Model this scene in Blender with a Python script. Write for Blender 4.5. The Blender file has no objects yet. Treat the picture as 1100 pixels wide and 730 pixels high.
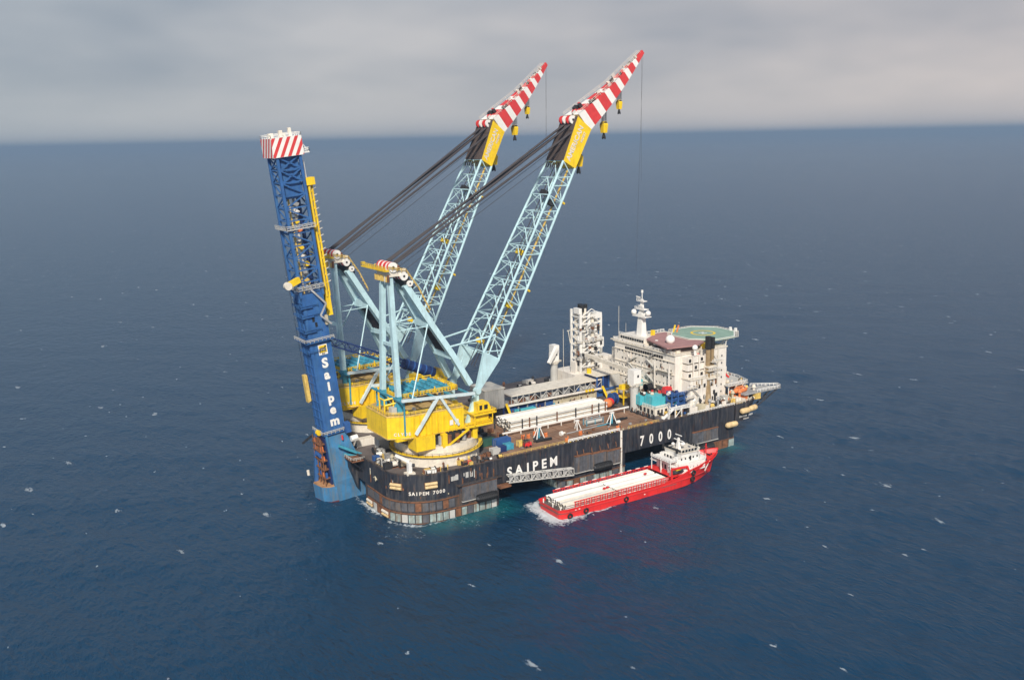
import bpy, math, random
import numpy as np
from mathutils import Vector, Matrix
random.seed(7)
S = bpy.context.scene
COL = S.collection
R = math.radians
# ---------------------------------------------------------------- camera
CAM_POS = Vector((-141.31, -279.91, 131.70))
yaw, pitch, roll = 1.0020, 0.2089, -0.0199
fw = Vector((math.cos(pitch)*math.cos(yaw), math.cos(pitch)*math.sin(yaw), -math.sin(pitch)))
rt0 = Vector((math.sin(yaw), -math.cos(yaw), 0)); up0 = rt0.cross(fw)
rt = rt0*math.cos(roll) + up0*math.sin(roll); up = up0*math.cos(roll) - rt0*math.sin(roll)
cd = bpy.data.cameras.new('camera'); cam = bpy.data.objects.new('camera', cd); COL.objects.link(cam)
m3 = Matrix((rt, up, -fw)).transposed()
cam.matrix_world = Matrix.Translation(CAM_POS) @ m3.to_4x4()
cd.sensor_width = 36; cd.lens = 36*1018.99/1100; cd.clip_start = 1; cd.clip_end = 900000
S.camera = cam
# ---------------------------------------------------------------- sky and sun
SUN_EL, SUN_AZ = R(38), math.atan2(-0.84, -0.54)     # direction towards the sun
sun_dir = Vector((math.cos(SUN_EL)*math.cos(SUN_AZ), math.cos(SUN_EL)*math.sin(SUN_AZ), math.sin(SUN_EL)))
W = bpy.data.worlds.new('World'); S.world = W; W.use_nodes = True
N = W.node_tree.nodes; L = W.node_tree.links; N.clear()
def nd(t, **k):
    n = N.new(t)
    for a, v in k.items(): setattr(n, a, v)
    return n
out = nd('ShaderNodeOutputWorld'); bg = nd('ShaderNodeBackground')
sky = nd('ShaderNodeTexSky', sky_type='NISHITA', sun_disc=False, sun_elevation=SUN_EL, sun_rotation=math.pi/2-SUN_AZ)
sky.air_density = 1.1; sky.dust_density = 1.0
tc = nd('ShaderNodeTexCoord'); sx = nd('ShaderNodeSeparateXYZ'); L.new(tc.outputs['Generated'], sx.inputs[0])
ab = nd('ShaderNodeMath', operation='ABSOLUTE'); L.new(sx.outputs[2], ab.inputs[0])
ad = nd('ShaderNodeMath', operation='ADD'); ad.inputs[1].default_value = 0.26; L.new(ab.outputs[0], ad.inputs[0])
dx = nd('ShaderNodeMath', operation='DIVIDE'); L.new(sx.outputs[0], dx.inputs[0]); L.new(ad.outputs[0], dx.inputs[1])
dy = nd('ShaderNodeMath', operation='DIVIDE'); L.new(sx.outputs[1], dy.inputs[0]); L.new(ad.outputs[0], dy.inputs[1])
cb = nd('ShaderNodeCombineXYZ'); L.new(dx.outputs[0], cb.inputs[0]); L.new(dy.outputs[0], cb.inputs[1])
n1 = nd('ShaderNodeTexNoise'); n1.inputs['Scale'].default_value = 1.25; n1.inputs['Detail'].default_value = 3; n1.inputs['Roughness'].default_value = .5
L.new(cb.outputs[0], n1.inputs['Vector'])
r1 = nd('ShaderNodeValToRGB'); L.new(n1.outputs['Fac'], r1.inputs[0])
r1.color_ramp.elements[0].position = .30; r1.color_ramp.elements[0].color = (3.3, 3.65, 4.15, 1)
r1.color_ramp.elements[1].position = .66; r1.color_ramp.elements[1].color = (5.7, 5.6, 5.6, 1)
n2 = nd('ShaderNodeVectorMath', operation='DOT_PRODUCT'); n2.inputs[1].default_value = (math.sin(yaw)*.5, -math.cos(yaw)*.5, 0)   # cloud thins and warms to one side
L.new(tc.outputs['Generated'], n2.inputs[0]); n2b = nd('ShaderNodeMath', operation='ADD'); n2b.inputs[1].default_value = .5; L.new(n2.outputs['Value'], n2b.inputs[0])
r2 = nd('ShaderNodeValToRGB'); L.new(n2b.outputs[0], r2.inputs[0])
r2.color_ramp.elements[0].position = .25; r2.color_ramp.elements[0].color = (.84, .91, .97, 1)
r2.color_ramp.elements[1].position = .75; r2.color_ramp.elements[1].color = (1.17, 1.07, 1.04, 1)
mm = nd('ShaderNodeMix', data_type='RGBA', blend_type='MULTIPLY'); mm.inputs[0].default_value = 1
L.new(r2.outputs[0], mm.inputs[7])
gl = nd('ShaderNodeMapRange'); gl.interpolation_type = 'SMOOTHSTEP'; L.new(ab.outputs[0], gl.inputs[0]); gl.inputs[1].default_value = .0; gl.inputs[2].default_value = .09; gl.inputs[3].default_value = .75; gl.inputs[4].default_value = 0
mg = nd('ShaderNodeMix', data_type='RGBA'); L.new(gl.outputs[0], mg.inputs[0]); L.new(r1.outputs[0], mg.inputs[6]); L.new(mg.outputs[2], mm.inputs[6]); mg.inputs[7].default_value = (6.3, 6.15, 5.95, 1)   # thinner, paler cloud low over the horizon
mx = nd('ShaderNodeMix', data_type='RGBA'); 
# broken cloud: a closed bank low over the sea, gaps of clear sky higher up
cv = nd('ShaderNodeMapRange'); cv.interpolation_type = 'SMOOTHSTEP'; L.new(sx.outputs[2], cv.inputs[0]); cv.inputs[1].default_value = .12; cv.inputs[2].default_value = .26; cv.inputs[3].default_value = .95; cv.inputs[4].default_value = .22
L.new(cv.outputs[0], mx.inputs[0])
L.new(sky.outputs[0], mx.inputs[6]); L.new(mm.outputs[2], mx.inputs[7])
L.new(mx.outputs[2], bg.inputs[0]); bg.inputs[1].default_value = 0.1
L.new(bg.outputs[0], out.inputs[0])
sl = bpy.data.lights.new('sun', 'SUN'); sl.energy = 4.9; sl.angle = R(5.0); sl.color = (1, .93, .82)
so = bpy.data.objects.new('sun', sl); COL.objects.link(so); so.location = (0, 0, 300)
so.rotation_euler = (-sun_dir).to_track_quat('-Z', 'Y').to_euler()
S.view_settings.view_transform = 'Standard'; S.view_settings.look = 'None'
S.view_settings.exposure = 0; S.view_settings.gamma = 1; S.view_settings.use_curve_mapping = False
# ---------------------------------------------------------------- materials
MATS = {}
def mat(name, col, rough=.6, var=.22, sc=.35, metal=0., streak=None, sf=.5, rust=None, rf=.3):
    m = bpy.data.materials.new(name); m.use_nodes = True; MATS[name] = m
    t = m.node_tree; b = t.nodes['Principled BSDF']
    b.inputs['Roughness'].default_value = rough; b.inputs['Metallic'].default_value = metal
    g = t.nodes.new('ShaderNodeNewGeometry')
    n = t.nodes.new('ShaderNodeTexNoise'); n.inputs['Scale'].default_value = sc; n.inputs['Detail'].default_value = 6; n.inputs['Roughness'].default_value = .65
    t.links.new(g.outputs['Position'], n.inputs['Vector'])
    r = t.nodes.new('ShaderNodeValToRGB'); t.links.new(n.outputs['Fac'], r.inputs[0])
    lo = [c*(1-var) for c in col]; hi = [min(1, c*(1+var*.6)) for c in col]
    r.color_ramp.elements[0].position = .32; r.color_ramp.elements[0].color = (*lo, 1)
    r.color_ramp.elements[1].position = .68; r.color_ramp.elements[1].color = (*hi, 1)
    last = r.outputs[0]
    if streak:
        mp = t.nodes.new('ShaderNodeMapping'); mp.inputs['Scale'].default_value = (1, 1, .09)
        t.links.new(g.outputs['Position'], mp.inputs['Vector'])
        n2 = t.nodes.new('ShaderNodeTexNoise'); n2.inputs['Scale'].default_value = .9; n2.inputs['Detail'].default_value = 5; n2.inputs['Roughness'].default_value = .7
        t.links.new(mp.outputs[0], n2.inputs['Vector'])
        r2 = t.nodes.new('ShaderNodeValToRGB'); t.links.new(n2.outputs['Fac'], r2.inputs[0])
        r2.color_ramp.elements[0].position = 1-sf-.12; r2.color_ramp.elements[0].color = (0, 0, 0, 1)
        r2.color_ramp.elements[1].position = 1-sf+.12; r2.color_ramp.elements[1].color = (1, 1, 1, 1)
        mi = t.nodes.new('ShaderNodeMix'); mi.data_type = 'RGBA'
        t.links.new(r2.outputs[0], mi.inputs[0]); t.links.new(last, mi.inputs[6]); mi.inputs[7].default_value = (*streak, 1)
        last = mi.outputs[2]
    if rust:
        mp = t.nodes.new('ShaderNodeMapping'); mp.inputs['Scale'].default_value = (1, 1, .12); mp.inputs['Location'].default_value = (13, 7, 3)
        t.links.new(g.outputs['Position'], mp.inputs['Vector'])
        n3 = t.nodes.new('ShaderNodeTexNoise'); n3.inputs['Scale'].default_value = 1.5; n3.inputs['Detail'].default_value = 6; n3.inputs['Roughness'].default_value = .75
        t.links.new(mp.outputs[0], n3.inputs['Vector'])
        r3 = t.nodes.new('ShaderNodeMapRange'); t.links.new(n3.outputs['Fac'], r3.inputs[0]); r3.inputs[1].default_value = 1-rf-.03; r3.inputs[2].default_value = 1-rf+.10; r3.inputs[4].default_value = .75
        mi = t.nodes.new('ShaderNodeMix'); mi.data_type = 'RGBA'
        t.links.new(r3.outputs[0], mi.inputs[0]); t.links.new(last, mi.inputs[6]); mi.inputs[7].default_value = (*rust, 1)
        last = mi.outputs[2]
    t.links.new(last, b.inputs['Base Color'])
    return m
RUST = (.20, .085, .04)
mat('hull', (.019, .023, .034), .55, .55, .25, streak=(.085, .08, .08), sf=.40, rust=(.16, .075, .04), rf=.40)
mat('hull_grey', (.038, .04, .047), .6, .5, .3, streak=(.12, .08, .055), sf=.42, rust=(.19, .085, .04), rf=.42)
mat('rust', RUST, .8, .5, .6)
mat('teal_panel', (.33, .43, .42), .6, .4, .6, streak=(.19, .13, .085), sf=.46)
mat('dark_panel', (.10, .105, .12), .6, .4, .5, streak=(.17, .12, .08), sf=.38)
mat('fender', (.045, .048, .056), .8, .4, .8)
mat('deck_brown', (.25, .145, .09), .8, .4, .12)
mat('deck_grey', (.12, .10, .095), .8, .45, .15)
mat('white', (.78, .73, .66), .5, .14, .2, streak=(.54, .45, .36), sf=.37, rust=(.33, .19, .11), rf=.36)
mat('bright_white', (.80, .78, .74), .5, .08, .3)
mat('cream', (.72, .66, .56), .55, .18, .5, rust=(.40, .27, .17), rf=.37)
mat('grey', (.33, .33, .33), .6, .3, .4)
mat('pale_grey', (.50, .49, .46), .6, .12, .3, streak=(.42, .39, .35), sf=.33)
mat('buoy_cream', (.68, .50, .26), .6, .25, .6, streak=(.45, .25, .10), sf=.35)
mat('dark', (.025, .025, .028), .7, .4, 1)
mat('black', (.012, .012, .013), .6, .3, 1)
mat('crane_blue', (.47, .67, .72), .5, .16, .3, streak=(.36, .48, .50), sf=.38, rust=(.26, .17, .10), rf=.36)
mat('pale_blue', (.60, .70, .72), .5, .15, .3, streak=(.45, .50, .50), sf=.36)
mat('teal', (.055, .30, .42), .5, .3, .5)
mat('yellow', (.86, .58, .014), .5, .14, .35, streak=(.62, .38, .02), sf=.38, rust=(.33, .16, .04), rf=.36)
mat('pale_yellow', (.72, .50, .13), .6, .3, .6, streak=(.4, .2, .06), sf=.35)
mat('tan_roof', (.47, .33, .13), .8, .3, .5)
mat('tower_blue', (.030, .115, .32), .5, .25, .25, streak=(.06, .16, .30), sf=.38, rust=(.10, .10, .12), rf=.38)
mat('tower_base', (.045, .19, .38), .6, .25, .25, streak=(.11, .16, .20), sf=.44, rust=(.24, .13, .06), rf=.40)
mat('dark_blue', (.012, .032, .13), .5, .3, .5)
mat('mid_blue', (.03, .10, .30), .5, .3, .5)
mat('turquoise', (.08, .45, .52), .5, .15, .5)
mat('jib_red', (.62, .045, .045), .5, .15, .4)
mat('ship_red', (.74, .028, .026), .45, .16, .25, streak=(.46, .03, .03), sf=.36, rust=(.24, .06, .04), rf=.37)
mat('orange', (.70, .20, .06), .6, .25, .8)
mat('rope', (.038, .032, .036), .7, .3, .5)
mat('net_brown', (.085, .062, .055), .9, .45, 1.5)
mat('heli_green', (.24, .36, .29), .8, .2, .3)
mat('heli_pink', (.36, .19, .18), .8, .15, .3)
mat('green_box', (.03, .10, .07), .6, .3, .5)
mat('glass', (.02, .025, .03), .15, .1, 1)
mat('beige', (.52, .46, .33), .7, .2, .4, streak=(.33, .25, .15), sf=.35)
mat('rust_deck', (.42, .22, .10), .8, .35, .4)
mat('bronze', (.30, .21, .11), .5, .2, .6)
mat('antifoul', (.14, .022, .02), .7, .3, .4)
# ---------------------------------------------------------------- geometry helpers
OFF = Vector((0, 0, 0))
class MB:
    def __init__(s): s.v = []; s.f = []; s.mi = []; s.cur = 0
    def add(s, vs, fs):
        b = len(s.v); s.v += [tuple(v) for v in vs]
        for f in fs: s.f.append([b+i for i in f]); s.mi.append(s.cur)
        return s
    def hexa(s, p): return s.add(p, [(3, 2, 1, 0), (4, 5, 6, 7), (0, 1, 5, 4), (1, 2, 6, 5), (2, 3, 7, 6), (3, 0, 4, 7)])
    def box(s, x0, x1, y0, y1, z0, z1):
        return s.hexa([(x0, y0, z0), (x1, y0, z0), (x1, y1, z0), (x0, y1, z0), (x0, y0, z1), (x1, y0, z1), (x1, y1, z1), (x0, y1, z1)])
    def beam(s, p0, p1, w, h=None, upv=(0, 0, 1), w1=None, h1=None):
        h = h or w; w1 = w1 or w; h1 = h1 or h
        p0 = Vector(p0); p1 = Vector(p1); d = (p1-p0).normalized(); u = Vector(upv)
        if abs(d.dot(u)) > .99: u = Vector((1, 0, 0))
        a = d.cross(u).normalized(); u = a.cross(d)
        q = []
        for p, ww, hh in ((p0, w, h), (p1, w1, h1)):
            q += [p-a*ww/2-u*hh/2, p+a*ww/2-u*hh/2, p+a*ww/2+u*hh/2, p-a*ww/2+u*hh/2]
        return s.hexa([q[i] for i in (0, 1, 2, 3, 4, 5, 6, 7)])
    def tube(s, p0, p1, r, n=8, r1=None, caps=True):
        p0 = Vector(p0); p1 = Vector(p1); d = (p1-p0).normalized(); r1 = r if r1 is None else r1
        u = Vector((0, 0, 1)) if abs(d.z) < .95 else Vector((1, 0, 0))
        a = d.cross(u).normalized(); b = a.cross(d)
        vs = []
        for p, rr in ((p0, r), (p1, r1)):
            for i in range(n):
                t = 2*math.pi*i/n; vs.append(p+a*rr*math.cos(t)+b*rr*math.sin(t))
        fs = [(i, i+n, (i+1) % n+n, (i+1) % n) for i in range(n)]
        if caps: fs += [tuple(range(n)), tuple(range(2*n-1, n-1, -1))]
        return s.add(vs, fs)
    def path(s, pts, r, n=6):
        for a, b in zip(pts[:-1], pts[1:]): s.tube(a, b, r, n)
        return s
    def prism(s, poly, z0, z1):
        n = len(poly)
        vs = [(x, y, z0) for x, y in poly]+[(x, y, z1) for x, y in poly]
        return s.add(vs, [tuple(range(n-1, -1, -1)), tuple(range(n, 2*n))]+[(i, (i+1) % n, (i+1) % n+n, i+n) for i in range(n)])
    def sphere(s, c, r, n=10, k=6, sz=1.):
        vs = []; fs = []
        for j in range(k+1):
            ph = -math.pi/2+math.pi*j/k
            for i in range(n):
                t = 2*math.pi*i/n
                vs.append((c[0]+r*math.cos(ph)*math.cos(t), c[1]+r*math.cos(ph)*math.sin(t), c[2]+r*sz*math.sin(ph)))
        for j in range(k):
            for i in range(n): fs.append((j*n+i, j*n+(i+1) % n, (j+1)*n+(i+1) % n, (j+1)*n+i))
        return s.add(vs, fs)
    def rail(s, pts, h=1.1, step=2.2, r=.05):
        for a, b in zip(pts[:-1], pts[1:]):
            a = Vector(a); b = Vector(b); n = max(1, int((b-a).length/step))
            for i in range(n+1):
                p = a.lerp(b, i/n); s.beam(p, p+Vector((0, 0, h)), r*2)
            for z in (.55*h, h): s.beam(a+Vector((0, 0, z)), b+Vector((0, 0, z)), r*2)
        return s
    def build(s, name, m, parent=None, smooth=False):
        me = bpy.data.meshes.new(name)
        me.from_pydata([(v[0]-OFF.x, v[1]-OFF.y, v[2]-OFF.z) for v in s.v], [], s.f)
        for k in (m if isinstance(m, (list, tuple)) else [m]): me.materials.append(MATS[k])
        if isinstance(m, (list, tuple)): me.polygons.foreach_set('material_index', s.mi)
        if smooth: me.shade_smooth() if hasattr(me, 'shade_smooth') else None
        o = bpy.data.objects.new(name, me); COL.objects.link(o); o.parent = parent
        if parent is None: o.location = OFF
        return o
def tag(o, label, cat=None, group=None, kind=None):
    if label: o['label'] = label
    if cat: o['category'] = cat
    if group: o['group'] = group
    if kind: o['kind'] = kind
    return o
def at(loc):
    global OFF
    OFF = Vector(loc)
def thing(name, label, cat, loc=(0, 0, 0), group=None):
    at(loc); o = bpy.data.objects.new(name, None); COL.objects.link(o); o.location = loc; o.empty_display_size = 1
    return tag(o, label, cat, group)
def box(name, m, par, x0, x1, y0, y1, z0, z1): return MB().box(x0, x1, y0, y1, z0, z1).build(name, m, par)
_unit = {}
def unit(kind, m):
    if (kind, m) not in _unit:
        b = MB(); global OFF; keep = OFF; OFF = Vector((0, 0, 0))
        if kind == 'box': b.box(-.5, .5, -.5, .5, 0, 1)
        else: b.tube((0, 0, 0), (0, 0, 1), .5, 8)
        me = bpy.data.meshes.new('unit_'+kind)
        me.from_pydata(b.v, [], b.f); me.materials.append(MATS[m]); OFF = keep
        _unit[(kind, m)] = me
    return _unit[(kind, m)]
def bar(name, m, par, p0, p1, w, h=None, kind='tube', upv=(0, 0, 1)):
    p0 = Vector(p0)-OFF; p1 = Vector(p1)-OFF; d = p1-p0; l = d.length; d.normalize(); u = Vector(upv)
    if abs(d.dot(u)) > .99: u = Vector((1, 0, 0))
    a = u.cross(d).normalized(); b = d.cross(a)
    mx = Matrix((a, b, d)).transposed().to_4x4(); h = h or w
    o = bpy.data.objects.new(name, unit(kind, m)); COL.objects.link(o); o.parent = par
    o.matrix_local = Matrix.Translation(p0) @ mx @ Matrix.Diagonal((w, h, l, 1))
    return o
def copy_tree(o, parent=None):
    c = o.copy(); COL.objects.link(c); c.parent = parent
    for ch in list(o.children): copy_tree(ch, c)
    return c
_txt = {}
def text_mesh(s, size, bold=.035, m='white', ext=.02):
    k = (s, size, bold, m)
    if k not in _txt:
        cu = bpy.data.curves.new('lettering', 'FONT'); cu.body = s; cu.size = size; cu.offset = bold*size; cu.align_x = 'CENTER'; cu.align_y = 'CENTER'; cu.extrude = ext
        cu.resolution_u = 4
        o = bpy.data.objects.new('lettering', cu); COL.objects.link(o)
        dg = bpy.context.evaluated_depsgraph_get(); me = bpy.data.meshes.new_from_object(o.evaluated_get(dg))
        bpy.data.objects.remove(o); me.materials.clear(); me.materials.append(MATS[m]); _txt[k] = me
    return _txt[k]
def text(s, par, pos, size, normal=(0, -1, 0), upv=(0, 0, 1), m='white', bold=.035, sx=1., name='letter'):
    me = text_mesh(s, size, bold, m); n = Vector(normal).normalized(); u = Vector(upv); x = u.cross(n).normalized(); u = n.cross(x)
    o = bpy.data.objects.new(name, me); COL.objects.link(o); o.parent = par
    o.matrix_local = Matrix.Translation(Vector(pos)-OFF) @ Matrix((x, u, n)).transposed().to_4x4() @ Matrix.Diagonal((sx, 1, 1, 1))
    return o
def truss(par, name, m, A, B, w):
    """zigzag web between two chords given as lists of nodes"""
    for i in range(len(A)-1):
        p, q = (A[i], B[i+1]) if i % 2 == 0 else (B[i], A[i+1])
        bar(name, m, par, p, q, w)
        bar(name, m, par, A[i+1], B[i+1], w*.9)
def lerp(a, b, t): return Vector(a).lerp(Vector(b), t)
# ---------------------------------------------------------------- sea
def axis(c0, c1, d, far, g=1.045):
    core = list(np.arange(c0, c1+.01, d)); lo = []; hi = []; s = d; x = c0
    while x > -far: s *= g; x -= s; lo.append(x)
    s = d; x = core[-1]
    while x < far: s *= g; x += s; hi.append(x)
    a = np.array(lo[::-1]+core+hi); return a
xs = axis(-140, 240, 1.1, 260000, 1.028); ys = axis(-165, 90, 1.1, 260000, 1.028)
X, Y = np.meshgrid(xs, ys, indexing='ij')
dxs = np.gradient(xs); dys = np.gradient(ys); SP = np.maximum(dxs[:, None], dys[None, :])
Z = np.zeros_like(X); rng = np.random.default_rng(3); DXD = np.zeros_like(X); DYD = np.zeros_like(X)
for i in range(46):
    lam = 4.5*(60/4.5)**rng.random(); th = yaw-.35+rng.normal(0, .55); k = 2*math.pi/lam; a = (.026 if lam < 10 else .012 if lam < 22 else .009)*lam/(2*math.pi)
    fade = np.clip((lam/SP-2.5)/3, 0, 1); ph = rng.random()*6.28
    arg = k*(X*math.cos(th)+Y*math.sin(th))+ph
    Z += a*fade*np.cos(arg); sn = a*fade*np.sin(arg)*.8; DXD -= sn*math.cos(th); DYD -= sn*math.sin(th)
def smooth_noise(scale, seed):
    r = np.random.default_rng(seed); n = 256; g = r.random((n, n)); u = X/scale; v = Y/scale
    iu = np.floor(u).astype(int); iv = np.floor(v).astype(int); fu = u-iu; fv = v-iv; fu = fu*fu*(3-2*fu); fv = fv*fv*(3-2*fv)
    G = lambda a, b: g[a % n, b % n]
    return (G(iu, iv)*(1-fu)+G(iu+1, iv)*fu)*(1-fv)+(G(iu, iv+1)*(1-fu)+G(iu+1, iv+1)*fu)*fv
nz = .5*smooth_noise(7, 1)+.3*smooth_noise(3.2, 2)+.2*smooth_noise(1.7, 3)
def rect_dist(x0, x1, y0, y1): return np.hypot(np.maximum(np.maximum(x0-X, X-x1), 0), np.maximum(np.maximum(y0-Y, Y-y1), 0))
foam = np.zeros_like(X)
d = rect_dist(41, 47, -24, -10); foam = np.maximum(foam, np.clip(1.25-d/7.5, 0, 1)*(.6+.8*nz))
d = np.where(X < 112, np.abs(Y+25.0), 99)+np.where(X < 41, 99, 0)+np.maximum(X-62, 0)*.25; foam = np.maximum(foam, np.clip(1-d/2.6, 0, 1)*(.3+nz))
d = rect_dist(4, 30, 13, 40); d = np.abs(d-13.2); foam = np.maximum(foam, np.clip(1.1-d/2.4, 0, 1)*(.3+nz)*(X < 12))
d = rect_dist(-22, -4, 40, 50); foam = np.maximum(foam, np.clip(1-d/4, 0, 1)*nz)
d = rect_dist(60, 170, -60, -25); pass
for rc in ((-8, 31, -6, 38), (-22, -4, 38, 52), (45, 128, -34, -26)):
    d = rect_dist(*rc); foam = np.maximum(foam, (.42-.1*(rc[0] > 40))*np.clip(1.1-d/30, 0, 1)*(.4+nz))
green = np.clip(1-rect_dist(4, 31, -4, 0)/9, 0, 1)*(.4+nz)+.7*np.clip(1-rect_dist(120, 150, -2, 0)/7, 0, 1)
nx, ny = X.shape; nv = nx*ny
me = bpy.data.meshes.new('sea'); me.vertices.add(nv)
me.vertices.foreach_set('co', np.stack([X+DXD, Y+DYD, Z], -1).ravel().astype(np.float32))
idx = np.arange(nv).reshape(nx, ny); q = np.stack([idx[:-1, :-1], idx[1:, :-1], idx[1:, 1:], idx[:-1, 1:]], -1).reshape(-1, 4)
me.loops.add(q.size); me.loops.foreach_set('vertex_index', q.ravel().astype(np.int32))
me.polygons.add(len(q)); me.polygons.foreach_set('loop_start', np.arange(0, q.size, 4).astype(np.int32)); me.polygons.foreach_set('loop_total', np.full(len(q), 4, np.int32))
me.update(); me.polygons.foreach_set('use_smooth', np.ones(len(q), bool))
for nm, arr in (('foam', foam), ('green', np.clip(green, 0, 1))):
    at_ = me.attributes.new(nm, 'FLOAT', 'POINT'); at_.data.foreach_set('value', arr.ravel().astype(np.float32))
sea = bpy.data.objects.new('sea', me); COL.objects.link(sea); tag(sea, 'dark blue wind rippled sea with scattered small whitecaps', None, None, 'structure')
m = bpy.data.materials.new('sea'); m.use_nodes = True; t = m.node_tree; b = t.nodes['Principled BSDF']; me.materials.append(m)
def tn(ty, **k):
    n = t.nodes.new(ty)
    for a, v in k.items(): setattr(n, a, v)
    return n
def lk(a, b_): t.links.new(a, b_)
g = tn('ShaderNodeNewGeometry')
def noise(scale, detail, sc=(1, 1, 1), rot=0, rough=.6):
    mp = tn('ShaderNodeMapping'); mp.inputs['Scale'].default_value = sc; mp.inputs['Rotation'].default_value = (0, 0, rot); lk(g.outputs['Position'], mp.inputs['Vector'])
    n = tn('ShaderNodeTexNoise'); n.inputs['Scale'].default_value = scale; n.inputs['Detail'].default_value = detail; n.inputs['Roughness'].default_value = rough
    lk(mp.outputs[0], n.inputs['Vector']); return n.outputs['Fac']
def math_(op, a, b_=None):
    n = tn('ShaderNodeMath', operation=op)
    for i, v in enumerate((a, b_)):
        if v is None: continue
        if isinstance(v, (int, float)): n.inputs[i].default_value = v
        else: lk(v, n.inputs[i])
    return n.outputs[0]
rotw = -(yaw-.35)
h1 = noise(.85, 5, (1, .40, 1), rotw, .60); h2 = noise(.28, 3, (1, .42, 1), rotw+.3, .5); h3 = noise(.06, 3, (1, .6, 1), rotw)
hh = math_('ADD', math_('MULTIPLY', h1, .80), math_('MULTIPLY', h2, .95)); hh = math_('ADD', hh, math_('MULTIPLY', h3, 1.1))
bp = tn('ShaderNodeBump'); bp.inputs['Strength'].default_value = 1; bp.inputs['Distance'].default_value = 1.0; lk(hh, bp.inputs['Height']); lk(bp.outputs[0], b.inputs['Normal'])
b.inputs['IOR'].default_value = 1.33; b.inputs['Specular IOR Level'].default_value = .85
# whitecaps: rare, patchy
mp = tn('ShaderNodeMapping'); mp.inputs['Scale'].default_value = (1, .55, 1); mp.inputs['Rotation'].default_value = (0, 0, rotw); lk(g.outputs['Position'], mp.inputs['Vector'])
nv_ = tn('ShaderNodeTexNoise'); nv_.inputs['Scale'].default_value = .22; nv_.inputs['Detail'].default_value = 4; lk(mp.outputs[0], nv_.inputs['Vector'])
av = tn('ShaderNodeVectorMath', operation='MULTIPLY_ADD'); lk(nv_.outputs['Color'], av.inputs[0]); av.inputs[1].default_value = (5, 5, 0); lk(mp.outputs[0], av.inputs[2])
def caps(scale, frac, size):
    vo = tn('ShaderNodeTexVoronoi', voronoi_dimensions='2D'); vo.inputs['Scale'].default_value = scale; vo.inputs['Randomness'].default_value = 1; lk(av.outputs[0], vo.inputs['Vector'])
    sp_ = tn('ShaderNodeSeparateColor'); lk(vo.outputs['Color'], sp_.inputs[0])
    on = math_('LESS_THAN', sp_.outputs[0], frac); rad = math_('MULTIPLY', math_('ADD', sp_.outputs[1], .25), size)
    return math_('MULTIPLY', on, math_('MAXIMUM', math_('SUBTRACT', 1, math_('DIVIDE', vo.outputs['Distance'], rad)), 0))
wc = math_('MAXIMUM', caps(.040, .42, .098), caps(.085, .26, .088))
br = noise(.8, 5, (1, .38, 1), rotw, .78)
wcm = math_('MULTIPLY', math_('SUBTRACT', math_('ADD', math_('MULTIPLY', wc, .36), br), .725), 6.0)
wcm = math_('MINIMUM', wcm, .62)
wcm = math_('MULTIPLY', wcm, math_('GREATER_THAN', wc, .001))
fa = tn('ShaderNodeAttribute', attribute_name='foam'); ga = tn('ShaderNodeAttribute', attribute_name='green')
ft = math_('MULTIPLY', math_('SUBTRACT', math_('ADD', math_('MULTIPLY', fa.outputs['Fac'], .55), noise(.75, 6, (1, 1, 1), 0, .75)), .82), 5.5)
ft = math_('MULTIPLY', ft, math_('GREATER_THAN', fa.outputs['Fac'], .01))
class _o: outputs = [wcm]
rp = _o
fo = math_('MAXIMUM', rp.outputs[0], ft); cl = tn('ShaderNodeClamp'); lk(fo, cl.inputs[0])
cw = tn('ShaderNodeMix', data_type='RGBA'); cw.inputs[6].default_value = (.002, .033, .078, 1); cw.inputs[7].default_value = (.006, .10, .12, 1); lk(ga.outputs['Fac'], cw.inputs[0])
cf = tn('ShaderNodeMix', data_type='RGBA'); lk(cl.outputs[0], cf.inputs[0]); lk(cw.outputs[2], cf.inputs[6]); cf.inputs[7].default_value = (.55, .60, .63, 1)
lk(cf.outputs[2], b.inputs['Base Color'])
rg = tn('ShaderNodeMapRange'); lk(cl.outputs[0], rg.inputs[0]); rg.inputs[3].default_value = .19; rg.inputs[4].default_value = .9; lk(rg.outputs[0], b.inputs['Roughness'])
del X, Y, Z, DXD, DYD, nz, foam, green, q, idx
# ---------------------------------------------------------------- crane vessel hull
WD = 91.0; ZD = 17.6; ZB = 8.4
def outline(x0, x1, y0, y1, nl, nr, fr, fl, n=10):
    P = []
    for cx, cy, (rx, ry), a0 in ((x0+nl[0], y0+nl[1], nl, 180), (x1-nr[0], y0+nr[1], nr, 270), (x1-fr[0], y1-fr[1], fr, 0), (x0+fl[0], y1-fl[1], fl, 90)):
        for i in range(n+1):
            a = R(a0+90*i/n); P.append((cx+rx*math.cos(a), cy+ry*math.sin(a)))
    return P
V = thing('crane_vessel', 'huge dark semi-submersible crane vessel hull on columns, carrying both cranes', 'vessel', (72, WD/2, 0))
hull_poly = outline(-8.5, 152, 0, WD, (16.5, 15), (2.5, 2.5), (2.5, 2.5), (16.5, 15))
hull = MB().prism(hull_poly, ZB, ZD-.05).build('hull', 'hull', V)
tag(hull, 'dark navy hull side streaked with grey')
cols = []
for (x0, x1, nl, nr) in ((-8.47, 31.3, (16.5, 15), (1.5, 1.5)), (58.4, 91.7, (5, 5), (3, 3)), (118, 151.9, (3, 3), (2.5, 2.5))):
    for side in (0, 1):
        y0, y1 = (.03, 38) if side == 0 else (WD-38, WD-.03)
        fl = (9, 9) if x0 < 0 else (3, 3)
        if side: P = outline(x0, x1, y0, y1, fl, (1.5, 1.5), nr, nl)
        else: P = outline(x0, x1, y0, y1, nl, nr, (1.5, 1.5), fl)
        o = MB().prism(P, -9, ZB+.3).build('column', 'hull_grey' if x0 < 0 else 'hull', V); cols.append((o, P))
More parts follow.
